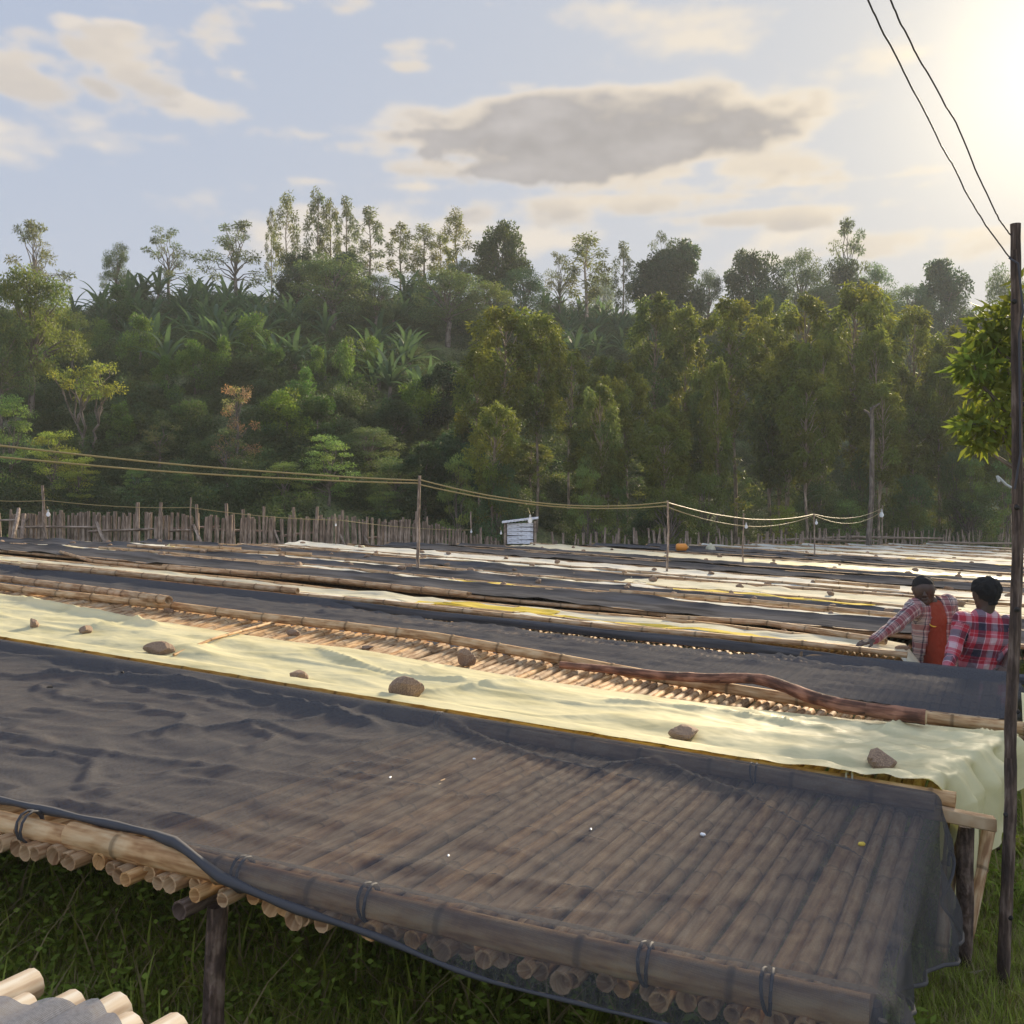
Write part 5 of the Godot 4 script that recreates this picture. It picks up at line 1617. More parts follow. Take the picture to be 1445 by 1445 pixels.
func trees() -> void:
	var L: Array = [
		# skyline, left to right
		["feathery", 50, 305, 70, 105, "feathery tree at the skyline's left end"], ["broad", 165, 340, 68, 55, "small flat-topped tree on the skyline above the banana-like plants"], ["feathery", 238, 314, 71, 85, "loose olive tree on the skyline, left of the broad one"],
		["feathery", 332, 307, 73, 125, "broad loose olive tree on the skyline, left of the slender eucalyptus row"], ["ridge_euc", 383, 297, 76, 20, "smallest slender eucalyptus at the left of the skyline row"], ["ridge_euc", 405, 276, 75, 36, "first tall slender eucalyptus left of the twin-topped one"],
		["ridge_euc", 448, 272, 76, 40, "tallest slender eucalyptus on the skyline"], ["ridge_euc", 466, 284, 77, 34, "slender eucalyptus close behind the tallest one"], ["ridge_euc", 488, 281, 76, 34, "slender eucalyptus right of the tallest one"], ["ridge_euc", 521, 295, 75, 46, "fuller eucalyptus right of the tall group"],
		["ridge_euc", 565, 317, 75, 46, "pale eucalyptus in the middle of the skyline row"], ["ridge_euc", 599, 320, 76, 44, "pale eucalyptus left of the leaning top"], ["ridge_euc", 643, 299, 75, 44, "eucalyptus standing left of the round black-green tree"], ["ridge_euc", 622, 330, 77, 30, "small eucalyptus between two taller ones near the round black-green tree"],
		["round", 420, 345, 72, 70, "dark tree under the slender eucalypts"], ["round", 480, 352, 70, 90, "dark tree right under the tallest eucalyptus"], ["round", 706, 306, 76, 92, "round black-green tree alone against the sky"], ["broad", 650, 365, 74, 60, "small dark tree left of the round black-green tree"],
		["feathery", 790, 352, 80, 62, "loose tree right of the round black-green tree"], ["ridge_euc", 828, 333, 80, 62, "wide eucalyptus in mid skyline"], ["ridge_euc", 879, 344, 82, 32, "lone small eucalyptus left of the large dark tree"], ["round", 925, 345, 86, 95, "large dark tree, left half of the pair on the skyline"],
		["round", 955, 328, 88, 95, "large dark tree, right half of the pair on the skyline"], ["feathery", 940, 322, 90, 60, "thin-topped tree rising behind the large dark pair"], ["round", 1064, 338, 94, 96, "dark wide-crowned tree with bare trunk on the ridge"], ["broad", 1130, 347, 97, 90, "grey-green tree left of the tall open-topped one"],
		["feathery", 1193, 303, 100, 90, "tall open-topped tree, highest on the right skyline"], ["round", 1190, 352, 99, 80, "dark lower crown under the tall open-topped tree"], ["broad", 1236, 360, 100, 80, "grey tree right of the tall open-topped one"], ["round", 1326, 357, 108, 100, "broad round tree alone near the skyline's right"],
		["broad", 1285, 398, 104, 90, "low grey tree left of the broad round one"], ["broad", 1345, 410, 103, 90, "low grey tree under the broad round one"], ["broad", 1420, 360, 106, 80, "tree on the skyline just left of the tall pole"], ["broad", 1000, 375, 92, 60, "small grey tree right of the large dark pair"], ["broad", 1160, 400, 95, 100, "hazy grey tree below the ridge behind the golden grove"], ["broad", 1230, 405, 95, 90, "hazy grey tree behind the grove's tallest crown"], ["round", 1390, 430, 98, 70, "dark tree low on the ridge left of the pole"], ["broad", 1080, 395, 92, 80, "grey tree below the dark wide-crowned one"],
		# upper slope
		["broad", 468, 352, -125, 135, "big grey-green domed tree on the upper left slope"], ["broad", 530, 385, -95, 75, "smaller grey-green tree at the domed tree's right"], ["broad", 632, 378, -110, 130, "wide grey-green tree left below the round black-green one"], ["broad", 740, 372, -105, 95, "grey-green tree in the middle of the upper slope"],
		["broad", 690, 395, -90, 90, "shaded tree between the two grey-green ones on the upper slope"], ["broad", 850, 380, -70, 60, "small tree above the right banana-like thicket"], ["broad", 45, 368, -235, 150, "great spreading tree with pale limbs at the left edge"], ["broad", 0, 420, -200, 110, "spreading tree cut by the left edge, below the great one"],
		["broad", 100, 430, -110, 70, "lower right crown beside the great spreading tree"],
		# round clipped-looking trees of the middle slope
		["bushy", 165, 398, -80, 66, "olive domed small tree, highest of the domed group"], ["bushy", 140, 444, -75, 52, "domed small tree right of the great spreading tree"], ["bushy", 198, 444, -90, 68, "domed small tree, largest of the left trio"], ["bushy", 237, 496, -75, 50, "bright green ball-shaped small tree below the left trio"],
		["bushy", 275, 474, -85, 60, "left half of the double domed tree in mid slope"], ["bushy", 308, 474, -80, 54, "right half of the double domed tree in mid slope"], ["bushy", 356, 437, -85, 62, "domed dark tree under the banana-like thicket"], ["bushy", 386, 480, -75, 46, "upright domed tree right of the double one"],
		["bushy", 492, 472, -110, 56, "domed tree with thin pale trunk right of centre left"], ["bushy", 444, 488, -70, 46, "dusky domed tree left of the thin-trunked one"], ["bushy", 424, 518, -70, 56, "yellow-green domed tree above the wide bright bush"], ["bushy", 270, 560, -60, 60, "low domed bush on the shaded bank"], ["bushy", 168, 566, -65, 50, "bright low bush right of the bare-limbed tree"],
		["bushy", 405, 545, -85, 90, "wide bright green bush, left part"], ["bushy", 448, 552, -80, 70, "wide bright green bush, right part"], ["bushy", 590, 532, -95, 80, "bright green bush left of the big golden eucalypts"], ["round", 630, 505, -130, 95, "dark-leaved tree left below the big golden eucalypts"], ["round", 650, 590, -150, 100, "dark thicket tree behind the fence's low end"], ["round", 600, 620, -120, 90, "dark thicket tree left of the fence's low end"], ["bushy", 520, 470, -70, 46, "small dark tree between thin-trunked dome and grey slope"], ["round", 560, 560, -90, 70, "dark rounded tree on the shaded lower slope"],
		# left foreground
		["bare", 122, 500, -165, 115, "bare-limbed tree with thin yellow-green crown"], ["russet", 335, 530, -150, 100, "russet half-dead tree among green ones"], ["light", 15, 555, -150, 130, "yellow-green tree at the left edge behind the fence"], ["light", 75, 600, -120, 110, "yellow-green feathery tree left of the bare-limbed one's trunk"], ["light", 110, 640, -90, 90, "low yellow-green sapling just behind the left fence"],
		["light", 465, 612, -110, 120, "light green feathery tree behind the mid fence"], ["light", 400, 650, -75, 110, "low light green tree right of the russet one"], ["feathery", 320, 600, -100, 90, "dull brownish-green tree below the russet one"], ["light", 260, 665, -60, 90, "low feathery tree behind the fence, left of the russet one"], ["light", 190, 660, -65, 70, "short pale sapling between the bare-limbed tree and the russet one"],
		["light", 540, 690, -60, 80, "small feathery tree behind the fence left of the lamp post"], ["broad", 520, 600, -80, 110, "grey-green bushy tree on the shaded bank in mid slope"], ["feathery", 225, 590, -80, 80, "thin dusky tree on the shaded bank"], ["broad", 560, 640, -90, 100, "dusky low tree behind the lamp post"],
		# golden-topped eucalyptus grove, front
		["euc", 705, 436, 34, 100, "tallest golden-topped eucalyptus left of the grove"], ["euc", 757, 447, 35, 70, "second golden-topped eucalyptus left of the grove, right of the tallest"], ["euc", 675, 500, 33, 70, "shorter leafy eucalyptus at the grove's left edge"], ["euc", 803, 499, 38, 64, "small golden eucalyptus right of the tall pair"], ["euc", 846, 505, 39, 50, "narrow golden eucalyptus in the grove's dip"], ["euc", 884, 514, 39, 66, "low golden eucalyptus left of the grove's main part"],
		["euc", 925, 420, 43, 80, "tall golden-topped eucalyptus at the left of the main grove"], ["euc", 965, 434, 44, 62, "golden eucalyptus right beside the main grove's first"], ["euc", 1038, 427, 44, 98, "broad golden-topped eucalyptus in mid grove"], ["euc", 1086, 424, 48, 52, "narrow golden eucalyptus right of the broad one"], ["euc", 1143, 424, 47, 88, "golden eucalyptus left of the grove's highest"], ["euc", 1202, 406, 47, 104, "highest and widest golden-topped eucalyptus of the main grove"],
		["euc", 1252, 452, 50, 54, "thin golden eucalyptus right of the highest"], ["euc", 1287, 440, 51, 76, "golden eucalyptus, fourth from the tall pole"], ["euc", 1342, 468, 50, 74, "green eucalyptus, third from the tall pole"], ["euc", 1385, 475, 52, 66, "green eucalyptus, second from the tall pole"], ["euc", 1430, 470, 52, 70, "green eucalyptus behind the tall pole"]]
	var called := {"feathery": "feathery_tree", "broad": "spreading_tree", "ridge_euc": "eucalyptus_tree", "euc": "eucalyptus_tree", "round": "dark_tree", "bushy": "domed_tree", "bare": "bare_limbed_tree", "russet": "russet_tree", "light": "sapling_tree"}
	for e in L:
		marks.append([e[1], e[2], e[5]])
		tree(e[0], e[1], e[2], e[3], e[4], called[e[0]], e[5])
	# the rest of the grove
	for k in 32:
		var x := rng.randf_range(690.0, 1450.0)
		var e0 := edge_d(lerp_list(x, [690, 1080, 1450], [-0.5, 8.0, 22.0]))
		var d := e0 + rng.randf_range(2.0, 12.0) + (2.0 if k % 3 == 0 else 0.0)
		var yt := lerp_list(x, [690, 800, 900, 1000, 1200, 1450], [520, 545, 520, 470, 455, 490]) + rng.randf_range(0.0, 110.0)
		tree("euc", x, yt, d, rng.randf_range(48, 78), "eucalyptus_tree", "inner grove eucalyptus below the " + mark_near(x, yt, 400.0), "tree", "eucalyptus trees inside the grove")
	# young bushy growth at the foot of the grove
	for k in 22:
		var x := rng.randf_range(640.0, 1450.0)
		var e0 := edge_d(lerp_list(x, [640, 1080, 1450], [-1.0, 8.0, 22.0]))
		var d := e0 + rng.randf_range(1.6, 6.0)
		tree(["broad", "light", "broad"][k % 3], x, rng.randf_range(625.0, 715.0) , d, rng.randf_range(55, 105), "young_tree", "young tree below the " + mark_near(x, 520.0, 400.0), "tree", "young trees at the foot of the grove")
	# brown stump-like trunk
	var sp := px(1226, 770, 33.5)
	sp.y = ground_y(sp.x, sp.z) - 0.1
	var h := EYE - (575 - 722.5) / FOCAL * 33.5 - sp.y
	var st := thing("dead_tree", "tall brown dead trunk with stubby top standing in the field before the grove", "tree", sp)
	var r := RandomNumberGenerator.new(); r.seed = 3
	var tb := MB.new()
	limb(tb, Vector3.ZERO, Vector3(0.1, h, 0), 0.10, 0.06, r, 0.01, 9)
	obj("trunk", tb.mesh(), M.trunk, st)
	for k in 4:
		var lb := MB.new()
		var a := k * 1.7
		limb(lb, Vector3(0.1, h - 0.1 - 0.12 * k, 0), Vector3(0.1 + cos(a) * 0.25, h + 0.12 - 0.1 * k, sin(a) * 0.25), 0.05, 0.035, r)
		obj("branch", lb.mesh(), M.trunk, st)
	# banana-like plants on the slope
	var zones: Array = [[100, 460, 362, 470, 150, "the left thicket under the skyline", 120], [555, 610, 402, 450, 12, "the small gap under the skyline eucalypts", 70], [790, 915, 402, 500, 80, "the right thicket behind the grove", 110], [515, 610, 480, 590, 16, "the shaded mid slope", 80], [1000, 1060, 405, 440, 14, "the ridge gap beside the dark wide-crowned tree", 120], [640, 800, 400, 470, 20, "the shade below the round black-green tree", 80], [180, 460, 440, 520, 26, "the slope among the domed trees", 80], [0, 60, 640, 690, 4, "the left edge behind the fence", 60], [180, 200, 680, 700, 3, "the bank behind the left fence", 60]]
	for z in zones:
		for k in z[4]:
			var x := rng.randf_range(z[0], z[1]); var yy := rng.randf_range(z[2], z[3])
			var u := (x - 722.5) / FOCAL
			var d := slope_d(x, yy + 22.0)
			var p := on_ground(u * d, d)
			var key := "ensete%d" % (rng.randi() % 4)
			if not species.has(key): species[key] = grow("ensete", 1 + int(key.right(1)))
			var s := rng.randf_range(0.75, 1.3)
			if z[4] < 5: s *= 0.5
			plant_tree(species[key], p, 2.1 * s, 1.75 * s, "ensete_plant", ("%s banana-like plant under the " % ("upper" if yy < lerpf(z[2], z[3], 0.35) else ("middle" if yy < lerpf(z[2], z[3], 0.7) else "lower"))) + mark_near(x, yy, 0.0), "plant", "banana-like plants on the slope")
	undergrowth()
	near_tree()

func scatter(called: String, mesh: Mesh, m: Material, xf: Array, label: String, cat: String) -> void:
	var mm := MultiMesh.new()
	mm.transform_format = MultiMesh.TRANSFORM_3D
	mm.mesh = mesh
	mm.instance_count = xf.size()
	for i in xf.size(): mm.set_instance_transform(i, xf[i])
	var o := MultiMeshInstance3D.new()
	o.multimesh = mm
	o.material_override = m
	o.name = numbered(called)
	add_child(o)
	tag(o, label, cat, "", "stuff")

func undergrowth() -> void:
	for k in 3:
		if not species.has("shrub%d" % k): species["shrub%d" % k] = grow("shrub", k + 1)
		var xf: Array = []
		for i in 1500:
			var d := rng.randf_range(21.0, 112.0)
			var x := rng.randf_range(-0.56, 0.56) * d
			var q := d - edge_d(x)
			if q < 1.8: continue
			var s := rng.randf_range(0.45, 0.95) * (1.0 + d * 0.004)
			if q < 5.0: s = rng.randf_range(0.35, 0.7)
			if x > 0.0 and q < 12.0: s *= 0.75
			xf.append(Transform3D(Basis(Vector3.UP, rng.randf() * 6.3) * Basis.from_scale(Vector3(s, s * rng.randf_range(0.7, 1.2), s)), on_ground(x, d) - Vector3(0, 0.15, 0)))
		scatter("undergrowth", species["shrub%d" % k][1], M.leaf2, xf, ["low green undergrowth covering the wooded slope", "rough bushes filling the slope between the trees", "weedy growth along the foot of the slope"][k], "undergrowth")

func near_tree() -> void:
	# leafy tree at the right, most of it outside the picture
	var r := RandomNumberGenerator.new(); r.seed = 31
	var foot := px(1545, 760, 11.2); foot.y = ground_y(foot.x, foot.z) - 0.1
	var t := thing("leafy_tree", "leafy tree with large drooping leaves at the right edge behind the tall pole", "tree", foot)
	var T := MB.new(); var C := MB.new()
	var fork := Vector3(-0.1, 1.9, 0)
	limb(T, Vector3.ZERO, fork, 0.13, 0.09, r, 0.03, 8)
	var ends: Array = [[1412, 452, 11.0, 0.34], [1392, 480, 11.1, 0.26], [1374, 515, 10.9, 0.2], [1420, 520, 11.2, 0.36], [1362, 524, 11.0, 0.1], [1398, 560, 11.0, 0.24], [1428, 600, 10.9, 0.28], [1392, 600, 10.8, 0.22], [1367, 596, 10.8, 0.13], [1380, 622, 10.8, 0.12], [1436, 470, 11.4, 0.4], [1440, 560, 11.3, 0.4], [1500, 430, 10.6, 0.6], [1560, 420, 11.8, 0.8], [1620, 400, 11.2, 0.8], [1490, 550, 11.4, 0.5], [1580, 540, 10.8, 0.7], [1640, 480, 11.5, 0.8], [1570, 350, 11.4, 0.6], [1640, 340, 11.8, 0.7], [1690, 420, 11.6, 0.7], [1470, 620, 10.9, 0.32], [1560, 640, 11.2, 0.5]]
	for e in ends:
		var p := px(e[0], e[1], e[2]) - foot
		limb(T, fork, p, 0.05, 0.012, r, 0.08, 6)
		foliage(C, p, Vector3(e[3], e[3] * 0.8, e[3]), int(190 * e[3] / 0.4), 0.17, 0.058, 0.35, 0.7, Color(0.15, 0.19, 0.034), 0.2, r, 0.6)
	obj("trunk", T.mesh(), M.trunk, t)
	obj("crown", C.mesh(), M.broadleaf, t)

# ------------------------------------------------------------------ people
func body_net(out: MB, bones: Array, cell: float, k: float, uvf: Callable, carve: Variant = null, noise_amp := 0.0) -> void:
	# one smooth surface round tapered bones [a, b, ra, rb]
	var lo := Vector3(1e9, 1e9, 1e9); var hi := -lo
	for e in bones:
		var m: float = maxf(e[2], e[3]) + cell * 3.0
		for p in [e[0], e[1]]:
			lo = lo.min(p - Vector3(m, m, m)); hi = hi.max(p + Vector3(m, m, m))
	var nx := int((hi.x - lo.x) / cell) + 2; var ny := int((hi.y - lo.y) / cell) + 2; var nz := int((hi.z - lo.z) / cell) + 2
	var F := PackedFloat32Array(); F.resize(nx * ny * nz); F.fill(1.0)
	for e in bones:
		var a: Vector3 = e[0]; var ab: Vector3 = e[1] - e[0]
		var l2 := maxf(ab.length_squared(), 1e-9)
		var ra: float = e[2]; var rb: float = e[3]
		var m := maxf(ra, rb) + k + cell * 2.5
		var b0 := (a.min(e[1]) - Vector3(m, m, m) - lo) / cell; var b1 := (a.max(e[1]) + Vector3(m, m, m) - lo) / cell
		for z in range(maxi(0, int(b0.z)), mini(nz, int(b1.z) + 1)):
			for y in range(maxi(0, int(b0.y)), mini(ny, int(b1.y) + 1)):
				var at := (z * ny + y) * nx
				for x in range(maxi(0, int(b0.x)), mini(nx, int(b1.x) + 1)):
					var p := lo + Vector3(x, y, z) * cell - a
					var t := clampf(p.dot(ab) / l2, 0.0, 1.0)
					var d := (p - ab * t).length() - lerpf(ra, rb, t)
					var o := F[at + x]
					var h := maxf(k - absf(o - d), 0.0) / k
					F[at + x] = minf(o, d) - h * h * k * 0.25
	if carve != null or noise_amp > 0.0:
		for z in nz:
			for y in ny:
				for x in nx:
					var i := (z * ny + y) * nx + x
					if absf(F[i]) < cell * 6.0:
						var p := lo + Vector3(x, y, z) * cell
						if noise_amp > 0.0: F[i] += noise_amp * noise.get_noise_3d(p.x * 1700.0, p.y * 1700.0, p.z * 1700.0)
						if carve != null: F[i] = maxf(F[i], float(carve.call(p)))
					elif carve != null and F[i] < 0.0:
						F[i] = maxf(F[i], float(carve.call(lo + Vector3(x, y, z) * cell)))
	var id := PackedInt32Array(); id.resize(nx * ny * nz); id.fill(-1)
	var sx := 1; var sy := nx; var sz := nx * ny
	var corner := [0, sx, sy, sx + sy, sz, sx + sz, sy + sz, sx + sy + sz]
	var edges := [[0, 1], [2, 3], [4, 5], [6, 7], [0, 2], [1, 3], [4, 6], [5, 7], [0, 4], [1, 5], [2, 6], [3, 7]]
	for z in nz - 1:
		for y in ny - 1:
			for x in nx - 1:
				var i := (z * ny + y) * nx + x
				var f0 := F[i]
				if absf(f0) > cell * 2.0: continue
				var c := 0
				for q in 8:
					if F[i + corner[q]] < 0.0: c |= 1 << q
				if c == 0 or c == 255: continue
				var s := Vector3.ZERO; var n := 0
				for e in edges:
					var g0 := F[i + corner[e[0]]]; var g1 := F[i + corner[e[1]]]
					if (g0 < 0.0) != (g1 < 0.0):
						var t := g0 / (g0 - g1)
						var p0 := Vector3(e[0] & 1, (e[0] >> 1) & 1, e[0] >> 2); var p1 := Vector3(e[1] & 1, (e[1] >> 1) & 1, e[1] >> 2)
						s += p0.lerp(p1, t); n += 1
				var gr := Vector3(F[i + sx] - f0, F[i + sy] - f0, F[i + sz] - f0)
				gr += Vector3(F[i + 7 * 0 + sx + sy + sz] - F[i + sy + sz], F[i + sx + sy + sz] - F[i + sx + sz], F[i + sx + sy + sz] - F[i + sx + sy])
				var p := lo + (Vector3(x, y, z) + s / n) * cell
				id[i] = out.vert(p, gr.normalized(), uvf.call(p))
	for z in range(1, nz - 1):
		for y in range(1, ny - 1):
			for x in range(1, nx - 1):
				var i := (z * ny + y) * nx + x
				if id[i] < 0: continue
				var f0 := F[i] < 0.0
				if f0 != (F[i + sx] < 0.0) and id[i - sy] >= 0 and id[i - sz] >= 0 and id[i - sy - sz] >= 0: out.quad(id[i], id[i - sy], id[i - sy - sz], id[i - sz])
				if f0 != (F[i + sy] < 0.0) and id[i - sx] >= 0 and id[i - sz] >= 0 and id[i - sx - sz] >= 0: out.quad(id[i], id[i - sx], id[i - sx - sz], id[i - sz])
				if f0 != (F[i + sz] < 0.0) and id[i - sx] >= 0 and id[i - sy] >= 0 and id[i - sx - sy] >= 0: out.quad(id[i], id[i - sx], id[i - sx - sy], id[i - sy])

func no_uv(p: Vector3) -> Vector2: return Vector2(p.x, p.y)

func hand_bones(wrist: Vector3, along: Vector3, back_: Vector3, thumb_side: Vector3, curl: float) -> Array:
	var bones: Array = []
	var f := along.normalized(); var n := (back_ - f * back_.dot(f)).normalized(); var s := (thumb_side - f * thumb_side.dot(f) - n * thumb_side.dot(n)).normalized()
	for k in 4:
		var off := s * (0.030 - 0.020 * k)
		var kn: Vector3 = wrist + f * [0.088, 0.092, 0.088, 0.078][k] + off
		bones.append([wrist + off * 0.55, kn, 0.016, 0.0125])
		var p := kn
		var L: float = [0.072, 0.080, 0.074, 0.058][k]
		var a := curl * (0.7 + 0.12 * k)
		var dirn := f
		for j in 3:
			dirn = dirn.rotated(s, a * [0.5, 1.0, 0.8][j] * (1.0 if s.cross(f).dot(n) < 0.0 else -1.0)).normalized()
			var q: Vector3 = p + dirn * L * [0.44, 0.30, 0.26][j]
			bones.append([p, q, 0.0095 - 0.0008 * j, 0.0088 - 0.0008 * j])
			p = q
	var tb := wrist + f * 0.028 + s * 0.024
	var t1 := tb + (f * 0.6 + s * 0.75 - n * 0.2).normalized() * 0.045
	var t2 := t1 + (f * 0.85 + s * 0.35 - n * 0.25).normalized() * 0.034
	bones.append([tb, t1, 0.016, 0.0115]); bones.append([t1, t2, 0.011, 0.009])
	return bones

func plaid(base: Color, list: Array, size := 256) -> ImageTexture:
	# woven check: bands [from, to, colour, strength] in 0..1 both ways, over a fine twill
	var im := Image.create(size, size, false, Image.FORMAT_RGB8)
	for y in size:
		for x in size:
			var cx := base; var cy := base
			for e in list:
				var u := float(x) / size; var v := float(y) / size
				if u >= e[0] and u < e[1]: cx = cx.lerp(e[2], e[3])
				if v >= e[0] and v < e[1]: cy = cy.lerp(e[2], e[3])
			var c := cx.lerp(cy, 0.5)
			if cx.get_luminance() < 0.12 and cy.get_luminance() < 0.12: c = cx.lerp(cy, 0.5)
			var tw := 0.94 + 0.06 * float((x + y) % 4 < 2)
			im.set_pixel(x, y, Color(c.r * tw, c.g * tw, c.b * tw))
	return ImageTexture.create_from_image(im)

func head_frame(yaw: float, pitch: float, roll: float) -> Basis:
	# columns: right, up, forward (forward = +z, towards the viewer, at yaw 0)
	return Basis(Vector3.UP, yaw) * Basis(Vector3.RIGHT, pitch) * Basis(Vector3.BACK, roll)

func make_head(skin: MB, root: Node3D, c: Vector3, B: Basis, neck_to: Vector3, full_hair: bool, hair_mat: Material) -> void:
	var g := func(x: float, y: float, z: float) -> Vector3: return c + B * Vector3(x, y, z)
	var bones: Array = [[g.call(0, 0.035, -0.022), g.call(0, 0.03, 0.012), 0.088, 0.082], [g.call(-0.02, 0, 0.02), g.call(0.02, 0, 0.02), 0.066, 0.066], [g.call(0, -0.03, 0.02), g.call(0, -0.088, 0.052), 0.062, 0.034],
		[g.call(-0.035, -0.05, 0.015), g.call(-0.02, -0.085, 0.045), 0.036, 0.026], [g.call(0.035, -0.05, 0.015), g.call(0.02, -0.085, 0.045), 0.036, 0.026]]
	var nb := bones.duplicate()
	nb.append([g.call(0, -0.045, -0.03), neck_to, 0.056, 0.062])
	body_net(skin, nb, 0.007, 0.03, no_uv)
	var feat: Array = [[g.call(0, 0.012, 0.086), g.call(0, -0.022, 0.103), 0.008, 0.014], [g.call(-0.012, -0.028, 0.094), g.call(0.012, -0.028, 0.094), 0.010, 0.010],
		[g.call(-0.040, 0.030, 0.070), g.call(-0.012, 0.030, 0.084), 0.011, 0.011], [g.call(0.040, 0.030, 0.070), g.call(0.012, 0.030, 0.084), 0.011, 0.011],
		[g.call(-0.020, -0.053, 0.084), g.call(0.020, -0.053, 0.084), 0.0085, 0.0085], [g.call(-0.018, -0.065, 0.083), g.call(0.018, -0.065, 0.083), 0.009, 0.009],
		[g.call(-0.048, -0.005, 0.058), g.call(-0.044, -0.015, 0.062), 0.02, 0.02], [g.call(0.048, -0.005, 0.058), g.call(0.044, -0.015, 0.062), 0.02, 0.02]]
	for sg in [-1.0, 1.0]:
		feat.append([g.call(0.083 * sg, 0.02, -0.008), g.call(0.080 * sg, -0.022, 0.0), 0.014, 0.010])
		feat.append([g.call(0.088 * sg, 0.012, -0.015), g.call(0.086 * sg, 0.028, -0.008), 0.010, 0.008])
	body_net(skin, feat, 0.0035, 0.010, no_uv)
	for sg in [-1.0, 1.0]:
		var eb := MB.new()
		body_net(eb, [[g.call(0.030 * sg - 0.004, 0.012, 0.0735), g.call(0.030 * sg + 0.004, 0.012, 0.0735), 0.0085, 0.0085]], 0.003, 0.004, no_uv)
		for i in eb.v.size(): eb.v[i] -= root.position
		obj("eye", eb.mesh(), M.eye, root)
	var hb := MB.new()
	var hbones: Array
	var cut: Callable
	if full_hair:
		hbones = [[g.call(0, 0.045, -0.03), g.call(0, 0.045, 0.005), 0.108, 0.100], [g.call(-0.03, 0.06, -0.01), g.call(0.03, 0.06, -0.01), 0.092, 0.092], [g.call(0, 0.0, -0.045), g.call(0, -0.055, -0.05), 0.075, 0.05]]
		cut = func(p: Vector3) -> float:
			var q: Vector3 = B.inverse() * (p - c)
			return maxf(maxf(q.z - 0.055 - maxf(0.0, q.y - 0.06) * 0.6, -q.y - 0.085), (q.z + 0.005) if q.y < 0.03 else -1.0)
	else:
		hbones = [[g.call(0, 0.040, -0.024), g.call(0, 0.036, 0.008), 0.091, 0.085], [g.call(0, 0.0, -0.035), g.call(0, -0.03, -0.04), 0.075, 0.06]]
		cut = func(p: Vector3) -> float:
			var q: Vector3 = B.inverse() * (p - c)
			return maxf(maxf(q.z - 0.070 - maxf(0.0, q.y - 0.055) * 0.7, 0.045 - q.y - smoothstep(0.03, -0.04, q.z) * 0.10), -1.0)
	body_net(hb, hbones, 0.006, 0.02, no_uv, cut, 0.010 if full_hair else 0.003)
	for i in hb.v.size(): hb.v[i] -= root.position
	obj("hair", hb.mesh(), hair_mat, root)

func finish(b: MB, root: Node3D) -> ArrayMesh:
	for i in b.v.size(): b.v[i] -= root.position
	return b.mesh()

